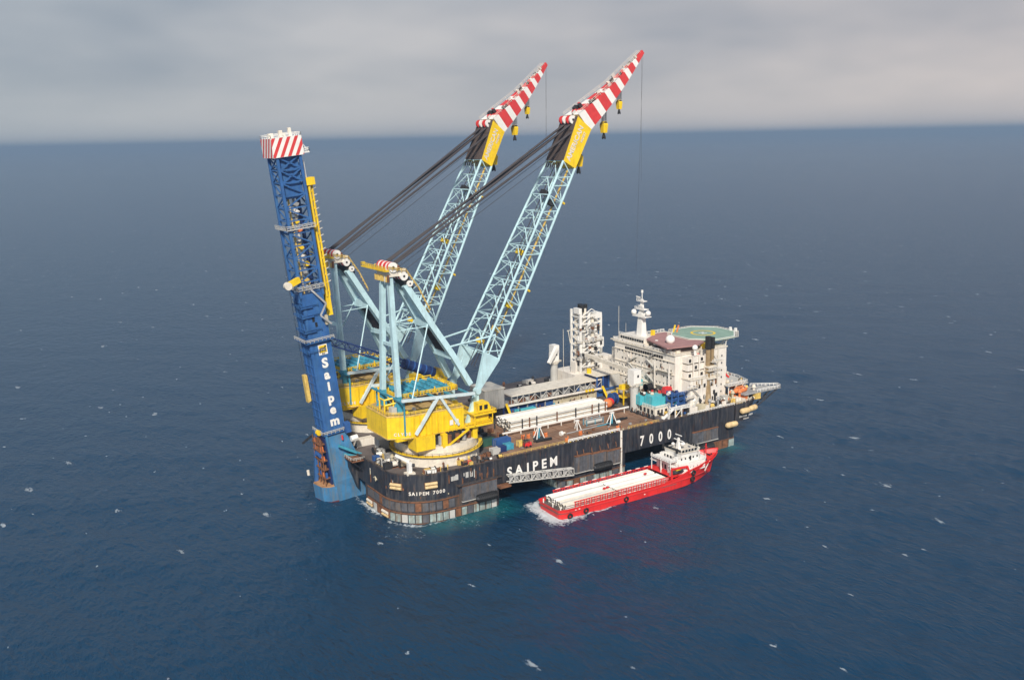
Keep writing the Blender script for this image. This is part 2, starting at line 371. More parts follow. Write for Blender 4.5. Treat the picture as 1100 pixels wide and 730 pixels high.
def walk(P, s0, s1, step):
    """points and tangents along a polyline from arclength s0 to s1"""
    out = []; acc = 0; tgt = s0
    for (a, b_) in zip(P, P[1:]+P[:1]):
        a = Vector((*a, 0)); b_ = Vector((*b_, 0)); l = (b_-a).length
        if l < 1e-6: continue
        while tgt <= acc+l and tgt < s1:
            tt = (b_-a)/l; out.append((a+tt*(tgt-acc), tt)); tgt += step
        acc += l
    return out
def panel_row(col, P, s0, s1, step, z0, z1, mats, gap=.42, thick=.16, name='panel'):
    for i, (p, tt) in enumerate(walk(P, s0, s1, step)):
        n = Vector((tt.y, -tt.x, 0)); m_ = mats[i % len(mats)] if random.random() > .12 else 'rust'
        j = random.uniform(-.06, .06)
        bar(name, m_, col, p+n*.07+Vector((0, 0, z0+j)), p+n*.07+Vector((0, 0, z1+j)), step-gap, thick, 'box', n)
def strip(col, P, s0, s1, z, w, m_, name):
    b_ = MB(); pts = walk(P, s0, s1+.01, 1.0)
    for (p, tt), (p2, t2) in zip(pts[:-1], pts[1:]):
        n = Vector((tt.y, -tt.x, 0)); b_.beam(p+n*.05+Vector((0, 0, z)), p2+n*.05+Vector((0, 0, z)), .5, w)
    b_.build(name, m_, col)
c1, P1 = cols[0]
arc = sum((Vector(a)-Vector(b_)).length for a, b_ in zip(P1[:11], P1[1:11]))   # near corner arc
P1r = P1[-1:]+P1[:-1]
l_end = (Vector(P1[-1])-Vector(P1[0])).length
tot = l_end+arc+(P1[11][0]-P1[10][0])
panel_row(c1, P1r, 1.6, tot-1, 2.5, .1, 3.0, ['teal_panel', 'teal_panel', 'pale_grey', 'teal_panel', 'teal_panel', 'dark_panel', 'teal_panel'])
panel_row(c1, P1r, 1.6, l_end+arc+5, 2.5, 4.3, 7.3, ['dark_panel'])
for z, s1 in ((-.3, tot-.5), (3.5, tot-.5), (7.8, l_end+arc+6)): strip(c1, P1r, .5, s1, z, .35, 'rust', 'rubbing_strip')
c2, P2 = cols[2]; P2r = P2[-1:]+P2[:-1]
panel_row(c2, P2r, 2, 64, 3.2, -.6, 2.7, ['teal_panel', 'teal_panel', 'dark_panel', 'teal_panel']); strip(c2, P2r, 1, 65, 3.0, .25, 'rust', 'rubbing_strip')
c3, P3 = cols[4]; P3r = P3[-1:]+P3[:-1]
panel_row(c3, P3r, 36, 68, 3.6, -.6, 3.0, ['teal_panel', 'pale_grey', 'teal_panel', 'rust']); strip(c3, P3r, 36, 69, 3.3, .25, 'rust', 'rubbing_strip')
# hull plating seams: slightly proud vertical plates along the side
for i, x in enumerate(np.arange(33, 150, 4.6)):
    z0 = ZB+.2 if not 60 < x < 88 else ZB+.2
    bar('shell_plate', 'hull', hull, (x, -.02, z0), (x, -.02, ZD-.9), 4.5, .05+.025*(i % 3), 'box', (0, -1, 0))
# bow overhang
bow = [(151.9, .4), (160, .4), (166, 3), (169, 12), (169, WD-12), (166, WD-3), (160, WD-.4), (151.9, WD-.4)]
b_ = MB(); nb = len(bow)
lowp = [(151.9, .6), (157, .6), (162, 3), (164, 12), (164, WD-12), (162, WD-3), (157, WD-.6), (151.9, WD-.6)]
b_.add([(x, y, 9.8) for x, y in lowp]+[(x, y, ZD-.02) for x, y in bow], [tuple(range(nb-1, -1, -1)), tuple(range(nb, 2*nb))]+[(i, (i+1) % nb, (i+1) % nb+nb, i+nb) for i in range(nb)])
b_.build('bow', 'hull', V)
# decks
MB().prism([(x+(.35 if x < 0 else 0), y) for x, y in outline(-8, 151.5, .5, WD-.5, (16, 14.5), (2, 2), (2, 2), (16, 14.5))], ZD-.04, ZD).build('deck', 'deck_grey', V)
dk = box('pipe_deck', 'deck_brown', V, 34, 109.5, 1.2, 41, ZD+.002, ZD+.03); tag(dk, 'rusty brown open pipe deck')
for x in np.arange(38, 108, 6.2): bar('deck_seam', 'rust', dk, (x, 1.4, ZD+.05), (x, 40.5, ZD+.05), .22, .06, 'box')
for y in (8.2, 15.6, 23): bar('deck_seam', 'rust', dk, (34.5, y, ZD+.055), (109, y, ZD+.055), .22, .06, 'box')
# deck edge coaming, railings
ck = MB(); pts = walk(hull_poly[-1:]+hull_poly[:-1], 38, 235, 1.5)
for (p, tt), (p2, t2) in zip(pts[:-1], pts[1:]):
    if p.x < 152 and p.y < 40: ck.beam(p+Vector((0, .15, ZD+.12)), p2+Vector((0, .15, ZD+.12)), .3, .5)
ck.build('coaming', 'hull_grey', V)
rl = MB(); rl.rail([(33, .35, ZD+.3), (62, .35, ZD+.3)], 1.1, 2); rl.build('railing', 'pale_yellow', V)
rl = MB(); rl.rail([(92, .35, ZD+.3), (108, .35, ZD+.3)], 1.1, 1.6); rl.build('railing', 'pale_yellow', V)
rl = MB(); rl.rail([(62.5, .3, ZD+.3), (87.3, .3, ZD+.3)], 1.2, 2.2, .14); rl.build('railing', 'bright_white', V)
for i, x in enumerate(np.arange(52, 110, 2.9)):
    if random.random() < .7: bar('deck_fitting', random.choice(['pale_yellow', 'yellow', 'beige', 'orange']), V, (x, .9, ZD+.03), (x, .9, ZD+random.uniform(.5, 1.1)), random.uniform(.5, 1.3), .5, 'box')
# downpipe, fender panels, gangway mountings
bar('side_pipe', 'white', V, (87.6, -.55, ZD+.7), (87.6, -.55, .2), .95)
for z in (4, 9.5, 15): bar('pipe_bracket', 'rust', V, (87.6, -.3, z), (87.6, -.3, z+.5), 1.3, .7, 'box')
def fender_panel(x0, x1, z0, z1, th=1.2, n=1):
    f = MB().box(x0, x1, -th, -.05, z0, z1).build('fender_panel', 'dark_panel', V)
    for (a, b2, c_, d_) in ((x0-.15, x1+.15, z0-.3, z0), (x0-.15, x1+.15, z1, z1+.3)):
        MB().box(a, b2, -th-.15, -.05, c_, d_).build('frame', 'pale_grey' if c_ < z0 else 'rust', f)
    for k in range(int((x1-x0)/1.5)):
        bar('plank', 'dark_panel', f, (x0+.8+k*1.5, -th-.05, z0+.1), (x0+.8+k*1.5, -th-.05, z1-.1), 1.2, .2, 'box', (0, -1, 0))
    return f
fender_panel(64.8, 71.8, 5.6, 12.0); fender_panel(72.2, 79.6, 5.4, 11.6); fender_panel(80, 86.9, 5.6, 11.2)
fender_panel(15, 29.5, 5.4, 10.9, .7); fender_panel(126, 140.5, 5.0, 9.9, .7)
for x in (66, 69, 73, 77, 81, 85): bar('bracket', 'rust', V, (x, -.8, 12.3), (x, -.3, 14.2), .35)
def yoko(x0, x1, z, r=1.25):
    n = 9; b_ = MB(); L_ = x1-x0
    rs = [.35, .8, 1, 1, 1, 1, 1, .8, .35]
    for i in range(n-1): b_.tube((x0+L_*i/(n-1), -1.9, z), (x0+L_*(i+1)/(n-1), -1.9, z), r*rs[i], 12, r*rs[i+1], i in (0, n-2))
    f = b_.build('fender_roll', 'fender', V)
    for i in range(1, 12): 
        x = x0+L_*i/12; k = MB()
        for j in range(10):
            a, c_ = 2*math.pi*j/10, 2*math.pi*(j+1)/10
            rr = r*1.12*min(1, .8+.2*min(i, 12-i)/3)
            k.tube((x, -1.9+rr*math.cos(a), z+rr*math.sin(a)), (x, -1.9+rr*math.cos(c_), z+rr*math.sin(c_)), .27, 5)
        k.build('tyre', 'black', f)
yoko(20, 29, 5.6); yoko(73, 82, 6.2); yoko(128, 137, 3.0)
# big hull letters
for ch, px in zip('SAIPEM', (35.2, 39.3, 43.3, 46.6, 50.6, 55.0)): text(ch, V, (px, -.35, 12.0), 5.0, m='bright_white', bold=.03, sx=.95)
for ch, px in zip('7000', (98.5, 103.4, 108.3, 113.1)): text(ch, V, (px, -.35, 11.7), 5.6, m='bright_white', bold=.03, sx=.72)
pw = walk(P1r, l_end+arc*.50, l_end+arc+8, 1.22)
for ch, (p, tt) in zip('SAIPEM 7000', pw):
    n = Vector((tt.y, -tt.x, 0))
    if ch != ' ': text(ch, V, p+n*.12+Vector((0, 0, 10.9)), 1.75, normal=n, m='white', bold=.03)
for k, ch in enumerate('SAIPEM 7000'):
    if ch != ' ': text(ch, V, (154.0+k*.8, .05+max(0, k-7)*.14, 11.9), 1.3, m='bright_white', bold=.03, normal=(0.12, -1, -.25))
text('NASSAU', V, (158, .1, 10.6), .9, m='white', bold=.03, normal=(0, -1, -.25))
# hull doors and vents on the near column
for s_, z0, w, h, m_ in ((.62, 13.8, 1.1, 1.6, 'pale_grey'), (.67, 13.8, 1.1, 1.6, 'pale_grey')):
    (p, tt), = walk(P1r, l_end+arc+s_*20-9, l_end+arc+s_*20-8.9, 1); n = Vector((tt.y, -tt.x, 0))
    bar('hull_hatch', m_, V, p+n*.05+Vector((0, 0, z0)), p+n*.05+Vector((0, 0, z0+h)), w, .25, 'box', n)
for x in (13.2, 17.4, 19.2): bar('hull_hatch', 'pale_grey', V, (x, -.05, 13.8), (x, -.05, 15.8), 1.1, .25, 'box', (0, -1, 0))
for x, z in ((15.5, 12.4), (21, 14), (23.5, 12.6), (26, 14.3), (10, 14.6), (28.5, 13.2)):
    bar('hull_stiffener', 'rust', V, (x, -.1, z-1.4), (x, -.1, z+1.6), .35, .3, 'box')
box('side_step', 'hull_grey', V, 13, 31.3, -1.2, -.04, 11.4, 11.9)
# anchor buoy cradles on the hull sides (pale capsules)
def buoy(par, c, d, l, r, name='mooring_buoy'):
    d = Vector(d).normalized(); c = Vector(c); b_ = MB(); st = [(-.5, .45), (-.43, .85), (-.32, 1), (-.02, 1), (0, .9), (.02, 1), (.32, 1), (.43, .85), (.5, .45)]
    for (s0, r0), (s1, r1) in zip(st[:-1], st[1:]): b_.tube(c+d*l*s0, c+d*l*s1, r*r0, 12, r*r1, s0 == -.5 or s1 == .5)
    return b_.build(name, 'buoy_cream', par)
def on_hull(s_, z, off):
    (p, tt), = walk(P1r, s_, s_+.05, 1); n = Vector((tt.y, -tt.x, 0)); return p+n*off+Vector((0, 0, z)), tt, n
for s_, z in ((l_end+arc*.30, 13.4), (l_end+arc*.80, 13.9)):
    p, tt, n = on_hull(s_, z, .35)
    k = bar('buoy_rack', 'rust', V, p-n*.1-Vector((0, 0, 1.1)), p-n*.1+Vector((0, 0, 1.1)), 4.6, .4, 'box', n)
    for q_ in (-.62, .62): bar('buoy_bar', 'buoy_cream', V, p+n*.3+Vector((0, 0, q_))-tt*2.2, p+n*.3+Vector((0, 0, q_))+tt*2.2, 1.1)
for s_, z in ((2.6, 2.0), (l_end+arc*.06, 2.0)):
    p, tt, n = on_hull(s_, z, .3)
    bar('buoy_rack', 'rust', V, p-n*.1-Vector((0, 0, 1.3)), p-n*.1+Vector((0, 0, 1.3)), 4.6, .4, 'box', n)
    for q_ in (-.6, .6): bar('buoy_bar', 'cream' if q_ > 0 else 'buoy_cream', V, p+n*.3+Vector((0, 0, q_))-tt*2, p+n*.3+Vector((0, 0, q_))+tt*2, 1.0)
buoy(V, (148, -1.2, 9.9), (1, 0, .0), 6.5, 1.25)
buoy(V, (156.2, -.9, 14.6), (1, 0, 0), 5.2, 1.25); buoy(V, (161.6, -.3, 14.8), (1, .2, 0), 5.2, 1.25)
# bow tip lattice platform
tp = MB(); tp.prism([(158, 1.5), (180.5, 1.0), (182, 4), (170, 11), (158, 11)], 20.4, 20.8); bt = tp.build('bow_platform', 'grey', V)
MB().rail([(166, 1.5, 20.8), (180.3, 1.2, 20.8), (181.6, 4, 20.8), (171, 10.6, 20.8)], 1.2, 1.6, .09).build('railing', 'bright_white', bt)
for a, c_ in (((166, 2, 14), (179, 1.8, 20.3)), ((167, 8, 14), (173, 8, 20.3)), ((165, 2, 20.3), (169, 2, 16.8)), ((170, 2, 16.2), (174, 2, 20.3)), ((167, 5, 13), (178, 4, 20.3))): bar('strut', 'hull', bt, a, c_, .7)
for x in (168, 171, 174, 177): bar('walkway_beam', 'pale_grey', bt, (x, 1.4, 20.95), (x, 8, 20.95), .7, .2, 'box')
up_ = MB().prism([(154, 7), (166, 7), (169, 16), (169, 30), (154, 30)], 23.8, 24.2).build('bow_platform', 'pale_grey', V)
MB().rail([(154, 7.2, 24.2), (165.8, 7.2, 24.2), (168.7, 16, 24.2), (168.7, 29.8, 24.2)], 1.1, 1.8, .08).build('railing', 'bright_white', up_)
for x, y in ((155, 8), (160, 8), (165, 8), (167.5, 16), (167.5, 24), (155, 22)): bar('post', 'white', up_, (x, y, ZD), (x, y, 23.8), .5)
# structure that carries the tower
b_ = MB()
for y in (38, 52): b_.add([(-8.6, y-1.5, 17), (-8.6, y-1.5, 4), (-11.5, y-1.5, 12.5), (-11.5, y-1.5, 17), (-8.6, y+1.5, 17), (-8.6, y+1.5, 4), (-11.5, y+1.5, 12.5), (-11.5, y+1.5, 17)],
        [(0, 1, 2, 3), (7, 6, 5, 4), (0, 4, 5, 1), (1, 5, 6, 2), (2, 6, 7, 3), (3, 7, 4, 0)])
b_.build('tower_bracket', 'hull', V)
pl = box('end_platform', 'rust', V, -13, -7, 31, 38.5, 16.6, 17.1)
MB().rail([(-13, 38.4, 17.1), (-13, 31, 17.1), (-8.2, 31, 17.1)], 1.1, 1.6, .07).build('railing', 'pale_grey', pl)
for a, c_ in (((-12.6, 32, 16.6), (-8.4, 32, 12.5)), ((-12.6, 36, 16.6), (-8.4, 36, 12.5))): bar('strut', 'hull', pl, a, c_, .5)
MB().rail([(124, .5, ZD), (151, .5, ZD)], 1.2, 1.5, .1).build('railing', 'bright_white', V)
MB().rail([(153, 1, ZD), (160, 1, ZD), (165.6, 3.4, ZD)], 1.2, 1.5, .1).build('railing', 'cream', V)
# ladders, pipes, vents and doublers on the hull end
for i in range(46):
    s_ = random.uniform(2, l_end+arc+18); z = random.uniform(8.6, 15.6); p, tt, n = on_hull(s_, z, .06); h = random.choice([.5, .8, 1.2, 2.2, 3.0])
    if z+h > 17.2 or (abs(z-12.2) < 2.6 and l_end+arc*.45 < s_ < l_end+arc+6): continue
    bar('hull_fitting', random.choice(['rust', 'rust', 'dark_panel', 'pale_grey', 'dark', 'hull_grey', 'beige']), V, p, p+Vector((0, 0, h)), random.choice([.2, .3, .5, .9]), .3, 'box', n)
# ---------------------------------------------------------------- heavy-lift crane (built in its own frame, boom along +x)
at((0, 0, 0))
CR = thing('heavy_lift_crane', '', 'crane', (0, 0, 0))
def ring(r0, r1, z0, z1, n=48):
    b_ = MB(); vs = []
    for i in range(n):
        c_, s_ = math.cos(2*math.pi*i/n), math.sin(2*math.pi*i/n)
        vs += [(r0*c_, r0*s_, z0), (r1*c_, r1*s_, z0), (r1*c_, r1*s_, z1), (r0*c_, r0*s_, z1)]
    fs = []
    for i in range(n):
        a, k = 4*i, 4*((i+1) % n)
        for j in range(4): fs.append((a+j, k+j, k+(j+1) % 4, a+(j+1) % 4))
    b_.add(vs, [f[::-1] for f in fs]); return b_
ped = MB().tube((0, 0, 0), (0, 0, 4.1), 15.9, 56).build('pedestal', 'cream', CR)
for i in range(28):
    a = 2*math.pi*i/28; bar('stiffener', 'cream', ped, (15.95*math.cos(a), 15.95*math.sin(a), .2), (15.95*math.cos(a), 15.95*math.sin(a), 3.8), .35, .25, 'box', (math.cos(a), math.sin(a), 0))
wk = ring(15.8, 17.4, 4.15, 4.4).build('walkway', 'yellow', CR)
rb = MB(); n = 44
for i in range(n):
    a, c_ = 2*math.pi*i/n, 2*math.pi*(i+1)/n; p = Vector((17.3*math.cos(a), 17.3*math.sin(a), 4.4)); p2 = Vector((17.3*math.cos(c_), 17.3*math.sin(c_), 4.4))
    rb.beam(p, p+Vector((0, 0, 1.1)), .09)
    for z in (.55, 1.1): rb.beam(p+Vector((0, 0, z)), p2+Vector((0, 0, z)), .09)
rb.build('railing', 'dark', wk)
MB().tube((0, 0, 4.3), (0, 0, 7.4), 15.3, 56).build('slewing_ring', 'cream', CR)
MB().tube((0, 0, 7.4), (0, 0, 11.6), 12.5, 40).build('roller_track', 'dark', CR)
for i in range(26):
    a = 2*math.pi*i/26; c_ = Vector((13.6*math.cos(a), 13.6*math.sin(a), 0)); bar('roller', 'rust' if i % 3 else 'grey', CR, c_+Vector((0, 0, 7.8)), c_+Vector((0, 0, 10.9)), 1.7)
for x, y in ((-14, -8), (-4, -13.8), (10, -11), (14.5, -4), (-14, 8), (-4, 13.8), (10, 11), (14.5, 4)): bar('support_leg', 'yellow', CR, (x, y, 7.0), (x, y, 11.9), 1.9, 1.9, 'box')
for s_ in (-1, 1):
    bar('support_brace', 'yellow', CR, (-3, s_*14.4, 7.2), (6, s_*14.4, 12), .6, .6, 'box')
    box('underframe', 'yellow', CR, -15, -7.5, s_*11.2-2.6, s_*11.2+2.6, 7.1, 12.2)
    box('underframe', 'yellow', CR, -21, 14, s_*9-1.6, s_*9+1.6, 11.0, 12.4)
hp = [(-23.5, -8.5), (-16, -12), (5, -12.6), (5, 12.6), (-16, 12), (-23.5, 8.5)]
house = MB().prism(hp, 11.9, 20.2).build('machinery_house', 'yellow', CR)
for z, m_, e in ((12.1, 'pale_yellow', .12), (20.1, 'pale_yellow', .15)):
    b_ = MB(); k = len(hp)
    for i in range(k):
        p, q_ = Vector((*hp[i], z)), Vector((*hp[(i+1) % k], z)); b_.beam(p, q_, .3, .4)
    b_.build('trim', m_, house)
MB().prism([(x*.985, y*.985) for x, y in hp], 20.2, 20.36).build('roof', 'tan_roof', CR)
for i in range(9): bar('wall_rib', 'yellow', house, (-15+i*2.35, -12.45-.02*i, 12.4), (-15+i*2.35, -12.45-.02*i, 19.7), .22, .5, 'box', (0, -1, 0))
for x in (-.2, 2.0): bar('window', 'bright_white', house, (x, -12.72, 14.2), (x, -12.72, 16.0), 1.4, .25, 'box', (0, -1, 0))
for k, ch in enumerate('CLYDE'): text(ch, house, (-21.1+k*1.15, -10.0-k*.5+.1, 13.6), 1.5, normal=(-.42, -.9, 0), m='white', bold=.03)
for x, y, s_ in ((-19, 0, 1.4), (-12, -7, 1), (-9, 3, 1.5), (-3, -9, .9), (-20, -5, 1), (-5, 6, 1.3), (1, -6, 1.1), (-13, 8, 1.2), (2, -10, .8), (-16, -9, .9)):
    bar('roof_unit', random.choice(['yellow', 'tan_roof', 'pale_grey', 'pale_yellow']), house, (x, y, 20.36), (x, y, 20.36+s_), s_*1.3, s_, 'box')
MB().rail([(-23, 8.2, 20.3), (-23, -8.2, 20.3), (-15.8, -11.7, 20.3), (4.6, -12.3, 20.3)], 1.2, 1.9, .07).build('railing', 'yellow', house)
# front platform and cab
fp_ = box('front_platform', 'yellow', CR, 5, 17, -13.4, 13.4, 11.8, 12.5)
MB().rail([(5.2, -13.3, 12.5), (16.9, -13.3, 12.5), (16.9, 13.3, 12.5)], 1.3, 1.2, .1).build('railing', 'yellow', fp_)
MB().rail([(-12, -13.2, 11.9), (5, -13.4, 11.9)], 1.1, 1.6, .08).build('railing', 'yellow', fp_)
b_ = MB(); b_.add([(11, -13, 16.6), (16.8, -13, 16.6), (16.8, -8.5, 16.6), (11, -8.5, 16.6), (11, -13, 20.2), (15.4, -13, 20.2), (15.4, -8.5, 20.2), (11, -8.5, 20.2)], [(3, 2, 1, 0), (4, 5, 6, 7), (0, 1, 5, 4), (1, 2, 6, 5), (2, 3, 7, 6), (3, 0, 4, 7)])
cab = b_.build('cab', 'yellow', CR)
bar('window', 'glass', cab, (14.2, -13.02, 17.7), (14.2, -13.02, 19.4), 1.5, .14, 'box', (0, -1, 0)); bar('window', 'glass', cab, (12.0, -13.02, 17.7), (12.0, -13.02, 19.4), 1.1, .14, 'box', (0, -1, 0))
bar('window', 'glass', cab, (16.5, -10.8, 17.4), (15.65, -10.8, 19.7), 3.4, .14, 'box', (1, 0, .4))
box('cab_deck', 'yellow', CR, 8.5, 18, -14.2, -7.5, 16.1, 16.55)
MB().rail([(8.6, -14.1, 16.55), (17.9, -14.1, 16.55), (17.9, -7.6, 16.55)], 1.1, 1.3, .08).build('railing', 'yellow', CR)
box('winch_house', 'yellow', CR, 9.5, 15.5, -12.5, -8.5, 12.5, 16.1)
for x, y in ((9, -13.8), (16.5, -13.8)): bar('post', 'yellow', CR, (x, y, 12.5), (x, y, 16.1), .4)
# boom foot supports
for s_ in (-1, 1):
    for x in (8.5, 12.6): bar('boom_support', 'crane_blue', CR, (x, s_*9, 12.4), (12.6, s_*9, 23.4), 1.5, 1.2, 'box', (0, 1, 0))
# top frame on the roof: beams, v braces, teal winch deck
for s_ in (-1, 1):
    bar('frame_beam', 'pale_blue', CR, (-19.5, s_*13, 26.3), (9.5, s_*13, 24.4), .95, 1.0, 'box')
    bar('v_brace', 'pale_blue', CR, (-5.6, s_*13.1, 25.3), (-14.6, s_*12.9, 13.2), .9, 1.1, 'box', (0, 1, 0))
    bar('v_brace', 'pale_blue', CR, (-4.6, s_*13.1, 25.3), (2.6, s_*12.9, 13.8), .9, 1.1, 'box', (0, 1, 0))
    bar('v_brace', 'teal', CR, (-17.9, s_*11.2, 25.8), (-17.9, s_*11.2, 13), .5, .5, 'box')
for x in (-19, -12, -5, 2, 9): bar('cross_beam', 'teal', CR, (x, -13, 25.6-.065*(x+19)), (x, 13, 25.6-.065*(x+19)), .6, .7, 'box')
wd = box('winch_deck', 'tan_roof', CR, -16.5, 7.5, -4.2, 12, 24.3, 24.6)
MB().rail([(-16.4, -4.1, 24.6), (7.4, -4.1, 24.6), (7.4, 11.9, 24.6), (-16.4, 11.9, 24.6), (-16.4, -4.1, 24.6)], 1.4, 1.2, .12).build('railing', 'yellow', wd)
for x in (-16, -9, -2, 5): bar('rail_frame', 'yellow', wd, (x, -4.3, 24.6), (x, -4.3, 27.0), .35, .35, 'box'); bar('rail_frame', 'yellow', wd, (x, 12.1, 24.6), (x, 12.1, 27.0), .35, .35, 'box')
bar('rail_frame', 'yellow', wd, (-16, 12.1, 26.8), (5, 12.1, 26.8), .3, .3, 'box')
for i in range(6):
    x = -13.5+i*3.4
    wn = MB().tube((x, -2.6, 25.5), (x, 10.4, 25.5), .62, 12).build('winch_drum', 'teal', CR)
    for y in (-2.9, 1.6, 6, 10.6): MB().tube((x, y-.15, 25.5), (x, y+.15, 25.5), .95, 14).build('drum_flange', 'teal', wn)
    box('winch_bed', 'teal', CR, x+1.2, x+2.0, -3.6, 11.2, 24.6, 25.7)
for x, y, z, l in ((-15, 9, 24.6, 1.5), (6, -2, 24.6, 2), (6.4, 6, 24.6, 1.6), (4, -8.4, 20.4, 1.4)): bar('control_box', 'yellow', CR, (x, y, z), (x, y, z+l*.8), l, l, 'box')
bar('roof_motor', 'pale_grey', CR, (-19.8, -6, 20.4), (-19.8, -6, 22.6), 2.4, 2, 'box')
hm = MB()
for a, c_ in (((-22, -4, 20.4), (-22, -4, 25)), ((-19, -5, 20.4), (-19, -5, 25)), ((-22, -4, 25), (-17, -6, 26)), ((-22, -4, 23), (-17.5, -6, 24)), ((-22, 0, 20.4), (-22, 0, 25)), ((-22, 0, 25), (-22, -4, 25))): hm.tube(a, c_, .3, 6)
hm.build('stair_frame', 'yellow', CR)
# A-frame
topB = Vector((-17.4, 2.2, 70.6)); topB2 = Vector((-17.4, -2.2, 70.6))
for s_ in (-1, 1):
    bar('back_leg', 'crane_blue', CR, (-17.6, s_*6.3, 26), (-17.2, s_*2.6, 70.5), 1.75, 1.9, 'box', (0, 1, 0))
    bar('back_leg_foot', 'teal', CR, (-17.6, s_*6.3, 20.3), (-17.6, s_*6.3, 26.2), 1.9, 2.0, 'box', (0, 1, 0))
    for q_ in (-1, 1): bar('foot_brace', 'teal', CR, (-17.6+q_*2.6, s_*6.3, 20.3), (-17.6, s_*6.3, 25), .6, .6, 'box')
    # front leg: bowed box beam
    P = [Vector((-11.4, s_*3.2, 64.5)), Vector((-3, s_*4.9, 50.2)), Vector((4.5, s_*6.4, 38.0)), Vector((10.6, s_*7.9, 26.6))]
    for i in range(3): bar('front_leg', 'crane_blue', CR, P[i]-(P[i+1]-P[i]).normalized()*.4, P[i+1], 2.2-.1*i, 2.5, 'box', (0, 1, 0))
    bar('leg_tie', 'crane_blue', CR, (-17.3, s_*4.2, 49), (-3.2, s_*4.8, 49.5), .01+.35)
    bar('backstay', 'crane_blue', CR, (-15, s_*12, 26), (-4, s_*5, 51), .5)
    bar('tie_rod', 'crane_blue', CR, (2.5, s_*6, 41), (22, s_*8.3, 43.6), .7)
    bar('tie_rod', 'crane_blue', CR, (22, s_*8.3, 43.4), (15, s_*8, 28), .55)
for z, y in ((44, 4.9), (66, 3.0)): bar('cross_beam', 'crane_blue', CR, (-17.45, -y, z), (-17.45, y, z), .9, 1.1, 'box')
cb_ = MB(); cb_.beam((-3.2, -4.6, 50.4), (-3.2, 4.6, 50.4), 2.8, 3.0); cb_.build('cross_box', 'crane_blue', CR)
cb_ = MB(); cb_.beam((4.6, -6.3, 37.6), (4.6, 6.3, 37.6), 2, 2.0); cb_.build('cross_box', 'crane_blue', CR)
for k in range(7):
    y = -3.6+k*1.2; bar('hoist_rope', 'rope', CR, (-2.4, y*.9, 49), (4.0, y*1.2, 38.6), .62)
for k in range(6): bar('rope_spreader', 'dark', CR, (-2.4+k*1.2, -3.7-.25*k, 49-k*1.95), (-2.4+k*1.2, 3.7+.25*k, 49-k*1.95), .4, .4, 'box')
# A-frame head: sheaves red and white, catwalk
hd = box('head_frame', 'cream', CR, -18.6, -11.5, -4.4, 4.4, 68.3, 70.8)
MB().add([(-15.5, -4, 70), (-9.5, -4, 62), (-8.5, -4, 64), (-12.5, -4, 71), (-15.5, 4, 70), (-9.5, 4, 62), (-8.5, 4, 64), (-12.5, 4, 71)], [(0, 1, 2, 3), (7, 6, 5, 4), (0, 4, 5, 1), (1, 5, 6, 2), (2, 6, 7, 3), (3, 7, 4, 0)]).build('head_gusset', 'dark', CR)
def sheave(c, r, w, i, par):
    o = MB(); o.tube((c[0], c[1]-w, c[2]), (c[0], c[1]+w, c[2]), r, 20); s_ = o.build('sheave', 'jib_red' if i % 2 else 'bright_white', par)
    for q_ in (-1, 1):
        MB().tube((c[0], c[1]+q_*w, c[2]), (c[0], c[1]+q_*(w+.06), c[2]), r*.3, 10).build('hub', 'dark', s_)
for i, y in enumerate((-4.6, -3.5, -2.4, -.6, .6, 2.4, 3.5, 4.6)):
    bar('head_fitting', random.choice(['cream', 'dark', 'pale_yellow', 'rust', 'pale_grey']), CR, (-14.8+random.uniform(-1, 1), y, 70.6), (-14.8, y, 71.6+random.random()), .9, .8, 'box'); bar('head_fitting', random.choice(['cream', 'dark', 'pale_yellow', 'rust']), CR, (-18.8, y*1.1, 66.6), (-18.8, y*1.1, 68.2+random.random()), .7, .6, 'box')
    sheave((-16.6, y, 71.6), 1.75, .38, i, CR); sheave((-12.6, y, 68.2), 1.5, .38, i, CR)
    if i % 2 == 0: sheave((-10.4, y, 65.4), 1.1, .34, i, CR)
cw_ = box('catwalk', 'yellow', CR, -20.3, -18.6, -6, 14, 70.4, 70.8)
MB().rail([(-20.2, -6, 70.8), (-20.2, 14, 70.8), (-18.7, 14, 70.8)], 1.2, 1.6, .1).build('railing', 'yellow', cw_)
MB().rail([(-18.8, -5.4, 70.9), (-12, -5.4, 69.5), (-7.5, -5.4, 63), (-4, -5.6, 56)], 1.2, 1.4, .09).build('railing', 'pale_yellow', CR)
MB().rail([(-18.8, 5.4, 70.9), (-12, 5.4, 69.5), (-7.5, 5.4, 63), (-4, 5.6, 56)], 1.2, 1.4, .09).build('railing', 'pale_yellow', CR)
